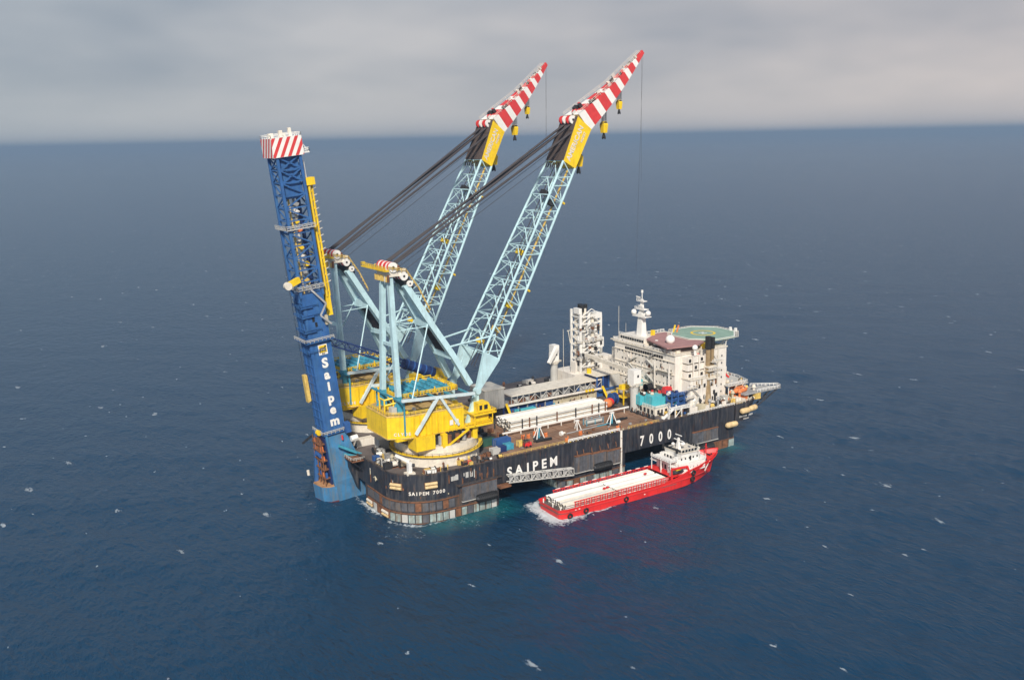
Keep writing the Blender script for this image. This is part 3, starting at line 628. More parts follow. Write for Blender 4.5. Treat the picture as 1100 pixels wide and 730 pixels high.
# boom
PV = Vector((13.0, 0, 23.9)); bdir = Vector((55.3+3-13.0, 0, 104.3-23.9)).normalized(); bn = Vector((bdir.z, 0, -bdir.x))   # bn: towards the front
LB = 92.0
def bp_(s_, side, fb):       # node on the boom: distance, side -1/1, fb -1 back / 1 front
    f = s_/LB; hw = 9.0+(5.4-9.0)*f; dp = 3.9+(3.1-3.9)*f
    if s_ < 14: dp = .7+(3.7-.7)*s_/14
    return PV+bdir*s_+Vector((0, side*hw, 0))+bn*fb*dp
st = [14+(LB-14)*i/11 for i in range(12)]
for s_ in (-1, 1):
    for fb in (-1, 1): bar('chord', 'crane_blue', CR, bp_(13.5, s_, fb), bp_(LB, s_, fb), .95, .95, 'tube')
    # box foot
    b_ = MB(); q_ = [bp_(0, s_, -1), bp_(0, s_, 1), bp_(14, s_, 1), bp_(14, s_, -1)]
    dy_ = Vector((0, .7, 0)); b_.hexa([q_[0]-dy_, q_[1]-dy_, q_[2]-dy_, q_[3]-dy_, q_[0]+dy_, q_[1]+dy_, q_[2]+dy_, q_[3]+dy_]); b_.build('boom_foot', 'crane_blue', CR)
    MB().tube(PV+Vector((0, s_*9-1.1, 0)), PV+Vector((0, s_*9+1.1, 0)), 1.2, 14).build('pivot_pin', 'crane_blue', CR)
    A = [bp_(x, s_, -1) for x in st]; B = [bp_(x, s_, 1) for x in st]
    for i in range(11):
        bar('brace', 'crane_blue', CR, A[i], B[i], .42)
        mid = (A[i]+A[i+1])/2 if i % 2 else (B[i]+B[i+1])/2
        a, c_ = (B[i], B[i+1]) if i % 2 else (A[i], A[i+1])
        bar('brace', 'crane_blue', CR, a, mid, .42); bar('brace', 'crane_blue', CR, mid, c_, .42)
for fb in (-1, 1):
    A = [bp_(x, -1, fb) for x in st]; B = [bp_(x, 1, fb) for x in st]
    for i in range(12): bar('brace', 'crane_blue', CR, A[i], B[i], .48)
    for i in range(11):
        mid = (A[i+1]+B[i+1])/2
        bar('brace', 'crane_blue', CR, A[i], mid, .42); bar('brace', 'crane_blue', CR, B[i], mid, .42)
# inside the boom: yellow catwalk and hoist lines
for i in range(11): bar('boom_catwalk', 'pale_yellow', CR, PV+bdir*(st[i])+bn*1.9+Vector((0, -3, 0)), PV+bdir*(st[i+1]-.3)+bn*1.9+Vector((0, -3, 0)), 1.0, .15, 'box', bn)
for y in (-2, 0, 2.2): bar('hoist_rope', 'rope', CR, PV+bdir*8+bn*(-1)+Vector((0, y, 0)), PV+bdir*LB+bn*(-1)+Vector((0, y, 0)), .3)
for s0, y, m_ in ((34, -5, 'yellow'), (55, 2, 'yellow'), (76, -4, 'dark'), (80, 3, 'dark'), (18, 3, 'yellow'), (24, -4, 'pale_yellow')):
    c_ = PV+bdir*s0+Vector((0, y, 0)); bar('rope_guide', m_, CR, c_-bn*1.2, c_+bn*1.4, 2.4, 1.8, 'box', bdir)
for s0 in (42, 78): bar('boom_lamp', 'yellow', CR, bp_(s0, -1, 1)+bn*.2, bp_(s0, -1, 1)+bn*1.5, .9)
# neck and jib
def sect(cx, cz, dirv, hw, dp):
    n_ = Vector((dirv.z, 0, -dirv.x)); c_ = Vector((cx, 0, cz)); y = Vector((0, hw, 0))
    return [c_-y-n_*dp, c_-y+n_*dp, c_+y+n_*dp, c_+y-n_*dp]
def frust(a, c_): return MB().add(a+c_, [(0, 1, 2, 3), (7, 6, 5, 4), (0, 4, 5, 1), (1, 5, 6, 2), (2, 6, 7, 3), (3, 7, 4, 0)])
pN0 = PV+bdir*LB; d1 = Vector((.50, 0, .866)).normalized(); pN1 = Vector((66.1, 0, 119.45)); d2 = Vector((.60, 0, .80)); pT = Vector((98.4, 0, 146.7))
sA = sect(pN0.x, pN0.z, bdir, 5.6, 3.2); sB = sect(pN1.x, pN1.z, d2, 4.7, 4.0)
neck = frust(sA, sB).build('boom_neck', 'yellow', CR)
tag(neck, 'yellow boom neck with pale lettering')
nb_ = []
ba, bb = [sA[0], sA[3]], [sB[0], sB[3]]
nn = (sB[0]-sA[0]).cross(sA[3]-sA[0]).normalized()
for i in range(6):
    for j in range(3):
        p0 = lerp(lerp(ba[0], ba[1], j/3-.0), lerp(bb[0], bb[1], j/3-.0), i/6-.0); p1 = lerp(lerp(ba[0], ba[1], (j+1)/3), lerp(bb[0], bb[1], (j+1)/3), i/6)
        p2 = lerp(lerp(ba[0], ba[1], (j+1)/3), lerp(bb[0], bb[1], (j+1)/3), (i+1)/6); p3 = lerp(lerp(ba[0], ba[1], j/3), lerp(bb[0], bb[1], j/3), (i+1)/6)
        k = MB(); e = Vector((-.87, 0, .5))*(.25+.25*random.random()); k.hexa([p0, p3, p2, p1, p0+e, p3+e, p2+e, p1+e]); k.build('rope_guard', 'net_brown', neck)
for k in range(7):
    y = -4.2+k*1.4; bar('sheave_rail', 'dark', neck, sA[0]+Vector((-.6, 5.6+y, -.6)), sA[0]+Vector((-1.4, 5.6+y, -2.6)), .5)
hwd = (sB[0]-sA[0]).normalized()
mid_near = (sA[0]+sA[1])/2; mid_near2 = (sB[0]+sB[1])/2
nrm = (sA[1]-sA[0]).cross(sB[0]-sA[0]).normalized()
if nrm.y > 0: nrm = -nrm
ax_ = (mid_near2-mid_near).normalized()
text('AMERICAN', neck, lerp(mid_near, mid_near2, .48)+nrm*.1-bn*1.0, 2.9, normal=nrm, upv=-bn, m='cream', bold=.03, name='lettering')
text('HOIST', neck, lerp(mid_near, mid_near2, .70)+nrm*.1+bn*1.6, 1.5, normal=nrm, upv=-bn, m='cream', bold=.03, name='lettering')
nseg = 13
def jp(f):
    # slightly convex spine
    p = lerp(pN1, pT, f)+Vector((-.8, 0, .6))*(-1.3*math.sin(math.pi*f)); return sect(p.x, p.z, (pT-pN1).normalized(), 4.7*(1-f)+.5*f, 4.0*(1-f)+.75*f)
cuts = [0]
for i in range(nseg): cuts.append(cuts[-1]+(1.4 if i % 2 else 1.0)*(1-.03*i))
cuts = [c_/cuts[-1] for c_ in cuts]
for i in range(nseg): frust(jp(cuts[i]), jp(cuts[i+1])).build('jib_band', 'bright_white' if i % 2 == 0 and i < nseg-1 else 'jib_red', CR)
jd = (pT-pN1).normalized(); jn = Vector((-jd.z, 0, jd.x))
for i in range(26):
    f = .02+.9*i/26; q_ = jp(f); y = random.uniform(.1, .9); c_ = lerp(q_[0], q_[3], y); l = random.uniform(.6, 1.9)*(1-.5*f)
    bar('jib_fitting', random.choice(['dark', 'dark', 'cream', 'pale_grey', 'net_brown', 'jib_red']), CR, c_-jn*.1, c_+jn*l, random.uniform(.5, 1.6)*(1-.4*f), random.uniform(.6, 2.2)*(1-.4*f), 'box', jd)
b_ = MB()
for f0, f1 in ((0, .5), (.5, .96)):
    for k in (0, 3):
        a, c_ = jp(f0)[k]+jn*.05, jp(f1)[k]+jn*.05; n = 8
        for i in range(n+1): p = a.lerp(c_, i/n); b_.beam(p, p+jn*1.2, .1)
        b_.beam(a+jn*1.2, c_+jn*1.2, .1); b_.beam(a+jn*.6, c_+jn*.6, .08)
b_.build('railing', 'cream', CR)
for k, y in enumerate((-3.2, -1.1, 1.1, 3.2)):
    sheave((pN1.x-4.6, y, pN1.z+1.2), 1.6, .35, k, CR)
# luffing stays: rope bundles
for k, y in enumerate((-3.9, -2.0, 1.9, 3.9)):
    b_ = MB()
    for j in range(6):
        oy = (j-2.5)*.31
        b_.tube((-15.6, y+oy, 72.6-.12*(j % 2)), (pN1.x-5.2, y*1.02+oy, pN1.z-.6-.25*(j % 2)-(2.5 if k in (0, 3) else 0)), .19, 5)
    b_.build('stay_rope', 'rope', CR)
b_ = MB()
for z_, y in ((0, -3), (0, 3)): b_.tube((-12.6, y, 69.4), (pN0.x-2.5, y, pN0.z+5), .09, 5)
b_.build('stay_rope', 'rope', CR)
# hook blocks hang from the boom as things of their own; ropes belong to the crane
HOOKS = [((79.0, 0, 127.8), 115.6, 1.5, 'main'), ((86.6, 0, 134.2), 124.6, 1.2, 'aux'), ((66.6, 0, 111.0), 103.0, 1.7, 'heavy')]
b_ = MB()
for (x, y, z), zb, sc, kd in HOOKS:
    for oy in (-.8, -.4, .4, .8):
        for ox in (-.35, .35): b_.tube((x+ox, oy*sc, z), (x+ox, oy*sc, zb+3.0*sc), .11, 4)
b_.tube((98.2, .4, 146.4), (98.6, .4, 96), .05, 4); b_.tube((98.2, -.5, 146.4), (95.5, -.5, 60), .05, 4)
b_.build('hoist_rope', 'rope', CR)
def hook_block(loc, rz, sc, label, group):
    t_ = thing('hook_block', label, 'hook', (0, 0, 0), group); at((0, 0, 0))
    MB().hexa([(-.7, -1.1, 0), (.7, -1.1, 0), (.7, 1.1, 0), (-.7, 1.1, 0), (-.95, -1.35, 2.2), (.95, -1.35, 2.2), (.95, 1.35, 2.2), (-.95, 1.35, 2.2)]).build('block', 'yellow', t_)
    MB().hexa([(-.95, -1.35, 2.2), (.95, -1.35, 2.2), (.95, 1.35, 2.2), (-.95, 1.35, 2.2), (-.5, -.9, 3.1), (.5, -.9, 3.1), (.5, .9, 3.1), (-.5, .9, 3.1)]).build('block', 'yellow', t_)
    for y in (-1.0, -.35, .35, 1.0): MB().tube((0, y-.15, 2.1), (0, y+.15, 2.1), .95, 14).build('sheave', 'dark', t_)
    MB().tube((0, 0, -1.3), (0, 0, .1), .35, 8).build('shank', 'dark', t_)
    for s_ in (-1, 1):
        k = MB(); pr = Vector((0, 0, -1.2))
        for i in range(1, 7):
            a = R(-90+s_*150*i/6); p = Vector((0, .95*math.cos(a)*1.0, -1.55+.95*math.sin(a)+.0)) if False else Vector((0, s_*.95*math.sin(R(25*i)), -1.2-.55*(1-math.cos(R(25*i)))))
            if i >= 4: p.z = pr.z+.42
            k.tube(pr, p, .34-.03*i, 6); pr = p
        k.build('hook', 'dark', t_)
    t_.location = loc; t_.rotation_euler = (0, 0, rz); t_.scale = (sc*.8, sc*.62, sc*.95)
    return t_
NEAR, FAR, SLEW = Vector((16, 20, ZD)), Vector((15.2, 71.5, ZD)), R(7.5)
CR2 = copy_tree(CR)
for root, loc, rz, lab, wh in ((CR, NEAR, 0, 'pale blue lattice crane on a yellow house, standing at the hull side lettered SAIPEM', 'crane at the lettered hull side'),
        (CR2, FAR, SLEW, 'pale blue lattice crane on a yellow house, beyond its twin, right behind the blue tower', 'crane behind the blue tower')):
    root.location = loc; root.rotation_euler = (0, 0, rz); tag(root, lab, 'crane', 'twin heavy-lift cranes')
    for (x, y, z), zb, sc, kd in HOOKS:
        hook_block(loc+Matrix.Rotation(rz, 3, 'Z') @ Vector((x, y, zb)), rz, sc, {'main': 'yellow hook block under the striped jib base, ', 'aux': 'small yellow hook block high on the striped jib, ', 'heavy': 'large yellow hook block against the yellow neck, '}[kd]+wh, 'crane hook blocks')
# ---------------------------------------------------------------- pipe-lay tower (own frame, leaning outboard)
at((0, 0, 0))
TW = thing('pipe_lay_tower', 'tall leaning blue pipe-lay tower with red and white striped top', 'tower', (0, 0, 0))
HX, HY = 4.1, 4.3; ZS, ZT = 79.5, 128.0      # half sizes, top of the solid part, top of the lattice
nb_ = 11; zz = [ZS+(ZT-ZS)*i/nb_ for i in range(nb_+1)]
for sx_ in (-1, 1):
    for sy_ in (-1, 1): bar('chord', 'tower_blue', TW, (sx_*HX, sy_*HY, ZS-1), (sx_*HX, sy_*HY, ZT), .95, .95, 'box')
for (ax, ay), (bx_, by_) in (((-HX, -HY), (HX, -HY)), ((-HX, HY), (-HX, -HY)), ((HX, -HY), (HX, HY)), ((-HX, HY), (HX, HY))):
    for i in range(nb_):
        bar('brace', 'tower_blue', TW, (ax, ay, zz[i+1]), (bx_, by_, zz[i+1]), .45, .45, 'box')
        p, q_ = ((ax, ay, zz[i]), (bx_, by_, zz[i+1])) if i % 2 else ((bx_, by_, zz[i]), (ax, ay, zz[i+1]))
        bar('brace', 'tower_blue', TW, p, q_, .42, .42, 'box')
        if i > 8: bar('brace', 'tower_blue', TW, (p[0], p[1], q_[2]), (q_[0], q_[1], p[2]), .42, .42, 'box')
bar('panel', 'tower_blue', TW, (0, -HY+1.2, 113.5), (0, -HY+1.2, ZT-.3), 7, .25, 'box', (0, -1, 0))
# inside the lattice: pipe string, clamps, yellow guides
bar('pipe_string', 'pale_grey', TW, (.6, 0, ZS), (.6, 0, 116), 1.0); bar('guide_rail', 'pale_yellow', TW, (-1.6, -1.2, ZS), (-1.6, -1.2, 116), .5, .5, 'box'); bar('guide_rail', 'dark_blue', TW, (2.6, 1, ZS), (2.6, 1, 118), .8, .8, 'box')
for z in np.arange(83, 115, 3.1):
    bar('clamp', random.choice(['pale_yellow', 'bright_white', 'grey', 'yellow', 'white', 'orange']), TW, (random.uniform(-1.2, 1.6), -1.2, z), (random.uniform(-1.2, 1.6), -1.2, z+random.uniform(.8, 1.7)), random.uniform(1.2, 2.2), 1.4, 'box')
# striped cap
cap = box('cap', 'bright_white', TW, -5.6, 5.4, -5.4, 5.4, ZT, ZT+6.6)
def stripe(y_or_x, face):
    # diagonal red boards lying on the cap face, clipped to its rectangle
    lo, hi = (-5.58, 5.38) if face == 'y' else (-5.38, 5.38)
    for k in range(6):
        c_ = lo-3.2+k*2.75; poly = []
        w = 1.25; h = 6.5; sl = 3.6
        P = [(c_, 0), (c_+w, 0), (c_+w+sl, h), (c_+sl, h)]
        def clip(P, f, v):
            out = []
            for a, b2 in zip(P, P[1:]+P[:1]):
                ia, ib = f(a) <= v, f(b2) <= v
                if ia: out.append(a)
                if ia != ib: tt = (v-f(a))/(f(b2)-f(a)); out.append((a[0]+tt*(b2[0]-a[0]), a[1]+tt*(b2[1]-a[1])))
            return out
        P = clip(P, lambda p: p[0], hi)
        if P: P = clip(P, lambda p: -p[0], -lo)
        if len(P) < 3: continue
        b_ = MB(); n_ = len(P)
        if face == 'y': vs = [(u, -5.42, ZT+.05+v) for u, v in P]+[(u, -5.36, ZT+.05+v) for u, v in P]
        else: vs = [(-5.62, -u, ZT+.05+v) for u, v in P]+[(-5.56, -u, ZT+.05+v) for u, v in P]
        b_.add(vs, [tuple(range(n_)), tuple(range(2*n_-1, n_-1, -1))]+[(i, i+n_, (i+1) % n_+n_, (i+1) % n_) for i in range(n_)]); b_.build('stripe', 'jib_red', cap)
stripe(0, 'y'); stripe(0, 'x')
MB().rail([(-5.5, -5.3, ZT+6.6), (5.3, -5.3, ZT+6.6), (5.3, 5.3, ZT+6.6), (-5.5, 5.3, ZT+6.6), (-5.5, -5.3, ZT+6.6)], 1.1, 2, .08).build('railing', 'bright_white', cap)
for x, y, h, w in ((0, 0, 2.2, 1.2), (3, -1, 2.8, 1.0), (-3, 2, 1.5, 1.6), (1.5, 3, 1.2, 2)): bar('top_unit', 'cream', cap, (x, y, ZT+6.6), (x, y, ZT+6.6+h), w, w, 'box')
pf = box('side_platform', 'bright_white', TW, 5.5, 7.6, -5, 1, ZT+.4, ZT+.8); MB().rail([(5.6, -4.9, ZT+.8), (7.5, -4.9, ZT+.8), (7.5, 1, ZT+.8)], 1.3, 1.2, .12).build('railing', 'bright_white', pf)
bar('strut', 'bright_white', pf, (5.4, -4.5, ZT+4), (7.4, -4.5, ZT+.8), .3)
# lower solid body
body = box('tower_body', 'tower_blue', TW, -HX, HX, -HY, HY, 25.5, ZS)
for z in np.arange(29, 78, 3.4): bar('rib', 'tower_blue', body, (-HX-.12, -HY+.2, z), (-HX-.12, HY-.2, z), .35, .3, 'box')
for y in (-2.2, 1.8): bar('rib', 'tower_blue', body, (-HX-.1, y, 26), (-HX-.1, y, 78), .6, .4, 'box', (-1, 0, 0))
bar('corner_plate', 'tower_blue', body, (-HX+.6, -HY-.1, 26), (-HX+.6, -HY-.1, ZS), 1.0, .3, 'box', (0, -1, 0)); bar('corner_plate', 'tower_blue', body, (HX-.3, -HY-.1, 26), (HX-.3, -HY-.1, ZS), .5, .3, 'box', (0, -1, 0))
for z, x in ((70, -1), (68, -.2)): bar('opening', 'black', body, (x, -HY-.03, z-.8), (x, -HY-.03, z+.9), .9, .1, 'box', (0, -1, 0))
for z in (66, 71.5, 75, 58): MB().rail([(-HX-1.3, HY*.6, z), (-HX-1.3, -HY-.9, z), (HX*.3, -HY-.9, z)], 1.1, 1.7, .08).build('railing', 'tower_blue', body)
for z in (66, 71.5, 75): box('ledge', 'tower_blue', body, -HX-1.4, -HX*.2, -HY-1, -HY+.1, z-.25, z)
def wrap_walk(z, m_, ext=1.7):
    w = MB(); w.box(-HX-ext, HX+ext*.6, -HY-ext, -HY-.02, z-.3, z); w.box(-HX-ext, -HX-.02, -HY, HY+ext, z-.3, z); o = w.build('walkway', m_, TW)
    MB().rail([(-HX-ext, HY+ext, z), (-HX-ext, -HY-ext, z), (HX+ext*.6, -HY-ext, z)], 1.2, 1.5, .1).build('railing', 'pale_grey', o); return o
wrap_walk(62.2, 'tower_blue', 1.6); wrap_walk(103.2, 'pale_grey', 1.5); wrap_walk(81.5, 'grey', 1.0)
for a, c_ in (((HX-5, -HY-.4, 82), (HX-.4, -HY-2.8, 75.5)), ((HX-.4, -HY-2.8, 75.5), (HX-3, -HY-2.4, 71.5)), ((HX-3, -HY-2.4, 71.5), (HX+.4, -HY-3.0, 67.8))): bar('stair', 'grey', TW, a, c_, .3, .6, 'box')
bar('floodlight', 'beige', TW, (HX-.6, -HY-.9, 67.5), (HX-.6, -HY-.9, 71), 1.1, 1.1, 'box')
# hull of the tower foot: flared base with the open rusty bay
nx_ = -5.2
fb_ = MB()
fb_.add([(-HX, -HY, 25.5), (HX, -HY, 25.5), (HX, HY, 25.5), (-HX, HY, 25.5), (-HX+.2, -HY-1.8, 8), (9.2, -HY-1.8, 8), (9.2, HY+1.8, 8), (-HX+.2, HY+1.8, 8),
         (-HX+.6, -HY-1.8, -.8), (11.2, -HY-1.0, -.8), (11.2, HY+1.0, -.8), (-HX+.6, HY+1.8, -.8)],
        [(0, 1, 2, 3), (0, 4, 5, 1), (1, 5, 6, 2), (2, 6, 7, 3), (4, 8, 9, 5), (5, 9, 10, 6), (6, 10, 11, 7), (0, 3, 7, 4), (4, 7, 11, 8), (8, 11, 10, 9)])
fb_.build('foot', 'tower_base', TW)
ft = MB(); fpoly = [(-9.3, 3.2), (-8.4, -3.2), (-6.4, -5.6), (-3.6, -6.3), (-3.6, 6.3), (-6, 6.8)]
ft.prism(fpoly, -1.5, 6.6); ft.build('foot_sponson', 'tower_base', TW)
MB().prism([(x*.99, y*.99) for x, y in fpoly], 6.6, 6.75).build('sponson_deck', 'rust_deck', TW)
MB().prism([(x*1.01, y*1.015) for x, y in fpoly], -1.2, .9).build('boot_topping', 'antifoul', TW)
bar('bay_post', 'tower_blue', TW, (-7.4, 4.6, 6.6), (-HX-.2, 4.2, 27), 1.6, 1.3, 'box')
bar('bay_post', 'tower_base', TW, (-HX+.2, -5.9, 6.6), (-HX+.3, -HY-.2, 27), 1.0, .8, 'box')
bar('bay_back', 'dark_blue', TW, (-HX-.2, 0, 6.7), (-HX-.2, 0, 25.5), 8.2, .6, 'box', (-1, 0, 0))
for z in (9.5, 13, 16.5, 20, 23):
    bar('bay_floor', 'rust', TW, (-5.6, -3.9, z), (-5.6, 3.9, z), 2.2, .35, 'box')
    for y in (-3, -.6, 2): bar('bay_gear', random.choice(['rust', 'mid_blue', 'dark', 'orange']), TW, (-5.8, y, z+.2), (-5.8, y, z+random.uniform(1.2, 2.3)), random.uniform(.7, 1.4), 1, 'box')
for y in (-3.9, -1.2, 1.5, 3.9): bar('bay_column', 'rust', TW, (-6.8, y, 6.7), (-6.0, y, 25.4), .4)
bar('bay_drum', 'mid_blue', TW, (-6, -2.2, 18.5), (-6, 1.6, 18.5), 2.4)
bar('bay_winch', 'yellow', TW, (-5.4, -2.4, 27.2), (-5.4, -.6, 27.2), 2)
wrap_walk(26.6, 'tower_blue', .9)
bar('side_tank', 'bright_white', TW, (5.0, -6.0, 22.8), (7.6, -6.0, 22.8), 2.3)
bar('red_bottle', 'jib_red', TW, (2, -5.4, 23.2), (2, -5.4, 25), .7); bar('side_motor', 'mid_blue', TW, (4.6, -4.8, 25.5), (4.6, -4.8, 29.4), 2.6, 2.2, 'box')
bar('hinge_arm', 'teal', TW, (-.5, -6.6, 22), (9.5, -8.4, 15), .9, .9, 'box'); bar('hinge_arm', 'teal', TW, (1, -6.6, 18.2), (9.5, -8.4, 14.6), .6, .6, 'box')
bar('hinge_beam', 'hull', TW, (5, 3.8, 17.5), (5, -6.4, 17.5), 1.2, 1.6, 'box')
bar('service_boom', 'dark', TW, (-6, 5, 24.5), (-8.4, 9.5, 21), .8, .8, 'box'); bar('small_float', 'cream', TW, (-9.6, 5.6, 9.4), (-9.6, 5.6, 11.4), 1.1)
# yellow side mast on the inboard side, arm with wheel, yellow pod
ym = MB()
for y, x in ((-3.2, 6.0), (-1.2, 6.0), (-2.2, 7.4)): ym.tube((x, y, 77), (x, y, 119.5), .42, 6)
ym.build('loader_mast', 'yellow', TW)
for z in np.arange(78, 119, 3): bar('mast_tie', 'yellow', TW, (6, -3.2, z), (7.4, -2.2, z+1.4), .4); 
for z in (80, 90, 100, 110, 117): bar('mast_bracket', 'grey', TW, (HX, -2.4, z), (6, -2.2, z), .6)
for z in np.arange(82, 117, 2.4): bar('cable_clip', 'pale_grey', TW, (7.5, -2.4, z), (8.6, -2.8, z+.5), .35)
bar('mast_foot', 'yellow', TW, (6.3, -2.2, 70), (6.3, -2.2, 77.4), 1.8, 1.8, 'box'); box('mast_head', 'yellow', TW, 5, 8.2, -4, -.6, 117.2, 119.8)
bar('white_pole', 'bright_white', TW, (5.6, -2.4, 119), (5.6, -2.4, 126), .8)
arm = MB().beam((-HX+.2, -5.0, 85.5), (-HX-4.4, -5.8, 84.3), 1.6, 2.0).build('wheel_arm', 'yellow', TW)
MB().tube((-HX-4.6, -6.9, 84.2), (-HX-4.6, -5.0, 84.2), 1.35, 16).build('wheel', 'cream', arm)
b_ = MB(); b_.hexa([(-HX-1.6, 3.0, 38), (-HX-.3, 3.0, 38.5), (-HX-.3, 5.2, 38.5), (-HX-1.6, 5.2, 38), (-HX-1.6, 3.0, 48.5), (-HX-.3, 3.0, 48.5), (-HX-.3, 5.2, 48.5), (-HX-1.6, 5.2, 48.5)]); b_.build('side_pod', 'pale_yellow', TW)
for z in (84, 92, 97, 88): bar('cable', 'rope', TW, (-HX-.8, 4.6, z), (-HX-.8, 4.6, z-34), .12)
# lettering down the face and yellow crest plate
for i, ch in enumerate('Saipem'): text(ch, TW, (.55, -HY-.12, 53.3-i*4.5), 4.7 if i else 4.9, m='bright_white', bold=.045)
cp = bar('crest_plate', 'bright_white', TW, (.6, -HY-.1, 56.6), (.6, -HY-.1, 60.4), 3.4, .12, 'box', (0, -1, 0))
cp2 = bar('crest_plate', 'yellow', TW, (.6, -HY-.17, 57.4), (.6, -HY-.17, 60.1), 2.9, .06, 'box', (0, -1, 0))
lg = MB(); lg.box(-.5, 1.5, -HY-.26, -HY-.2, 58.9, 59.3); lg.box(1.3, 1.9, -HY-.26, -HY-.2, 59.2, 59.8)
for x in (-.5, .2, .9, 1.5): lg.box(x, x+.22, -HY-.26, -HY-.2, 58.1, 59)
lg.build('crest_mark', 'black', TW); text('Eni', TW, (.6, -HY-.18, 57.05), 1.0, m='black', bold=.03)
TILT = math.atan(.108)
TW.location = (-12.3, 45.0, 0); TW.rotation_euler = (0, -TILT, 0)
# blue loader arm between the cranes
A0, A1 = Vector((-14.5, 43, 60.5)), Vector((35, 43, 39.2))
LA = thing('loader_arm', 'long dark blue pipe loader arm sloping down between the two cranes', 'loader', (10, 43, 45))
ad_ = (A1-A0).normalized(); an = Vector((-ad_.z, 0, ad_.x)).normalized(); ln = (A1-A0).length
C4 = [[A0+ad_*ln*.62*i/9+Vector((0, y, 0))+an*z for i in range(10)] for y, z in ((-1.5, -1.3), (-1.5, 1.3), (1.5, 1.3), (1.5, -1.3))]
for c_ in C4: bar('chord', 'dark_blue', LA, c_[0], c_[-1], .45)
for a, c_ in ((0, 1), (1, 2), (2, 3), (3, 0)): truss(LA, 'brace', 'dark_blue', C4[a], C4[c_], .3)
MB().tube(A0+ad_*ln*.60, A0+ad_*ln*.86, 2.0, 14).build('cylinder', 'dark_blue', LA)
for f in (.62, .67, .72, .77, .82): MB().tube(A0+ad_*ln*f, A0+ad_*(ln*f+.5), 2.15, 14).build('collar', 'mid_blue', LA)
MB().beam(A0+ad_*ln*.86, A0+ad_*ln*.97, 3.2, 2.8).build('arm_end', 'yellow', LA)
for f, w in ((.88, 1.2), (.92, 1.6), (.955, 1.0)): bar('end_fitting', 'pale_yellow', LA, A0+ad_*ln*f+an*1.2, A0+ad_*ln*f+an*2.4, w, 2.4, 'box')
for y in (-2.4, 2.4): bar('support_post', 'pale_yellow', LA, A0+ad_*ln*.9+Vector((0, y, 0)), Vector((31, 43+y, ZD)), .8, .8, 'box')
# ---------------------------------------------------------------- deck houses, conveyor, small cranes
BL = thing('accommodation_block', 'large white multi-storey accommodation block under the green helideck', 'deckhouse', (140, 30, ZD))
x0, x1, y0, y1 = 125, 155, 10, 50
main = box('wall', 'white', BL, x0, x1, y0, y1, ZD, 41.2); tag(main, 'white walls with rows of small dark portholes')
box('wall', 'white', BL, x0+4, x1-2, y1, y1+7, ZD, 36.5)
box('wall', 'white', BL, 129, 146, y0-5.5, y0, ZD, 31)
box('wall', 'white', BL, x1, x1+4.5, 14, 46, ZD, 31)
rf = box('roof', 'cream', BL, x0-.6, x1+.4, y0-.4, y1+.6, 41.2, 41.7)
box('roof', 'cream', BL, 128.6, 146.3, y0-5.9, y0-.45, 31, 31.35)
MB().rail([(x0-.5, y0-.3, 41.7), (x0-.5, y1+.5, 41.7), (x1, y1+.5, 41.7)], 1.1, 2, .08).build('railing', 'bright_white', rf)
MB().rail([(128.8, y0-5.7, 31.35), (146, y0-5.7, 31.35)], 1.1, 1.8, .08).build('railing', 'bright_white', rf)
for lv in range(6):
    z = 21.2+lv*3.2
    for y in np.arange(12.2, 49, 2.3):
        if random.random() < .82: bar('window', 'glass', main, (x0-.02, y, z), (x0-.02, y, z+.75), .62, .12, 'box', (-1, 0, 0))
    for x in np.arange(147.5, 154.5, 2.4):
        bar('window', 'glass', main, (x, y0-.02, z), (x, y0-.02, z+.8), .62, .12, 'box', (0, -1, 0))
for y in np.arange(18, 43, 1.5): bar('window', 'black', main, (x0-.05, y, 38.7), (x0-.05, y, 39.9), 1.15, .2, 'box', (-1, 0, 0))
for z in (26.5, 32.8, 38.2): bar('deck_band', 'cream', main, (x0-.2, y0-.2, z), (x0-.2, y1, z), .5, .22, 'box')
# balconies and zigzag stairs on the crane-facing wall
for lv in range(6):
    z = 20.8+lv*3.3
    if lv % 2: continue
    bk = box('balcony', 'cream', BL, x0-1.8, x0-.02, 11, 20, z-.18, z)
    MB().rail([(x0-1.7, 11, z), (x0-1.7, 20, z)], 1.1, 1.5, .05).build('railing', 'bright_white', bk)
    if lv < 5: bar('stair', 'pale_grey', BL, (x0-1.2, 21, z), (x0-1.2, 27, z+3.3), .9, .3, 'box'); bar('stair', 'pale_grey', BL, (x0-1.2, 27, z+3.3), (x0-1.2, 21, z+6.6), .9, .3, 'box')
for lv in (0, 1, 2): bar('stair', 'pale_grey', BL, (x0-.8, 34+(0 if lv % 2 else 6), 27+lv*3.2), (x0-.8, 34+(6 if lv % 2 else 0), 30.2+lv*3.2), .9, .3, 'box')
for y in (11.2, 20.2): bar('post', 'white', BL, (x0-2.2, y, ZD), (x0-2.2, y, 37.5), .42, .42, 'box')
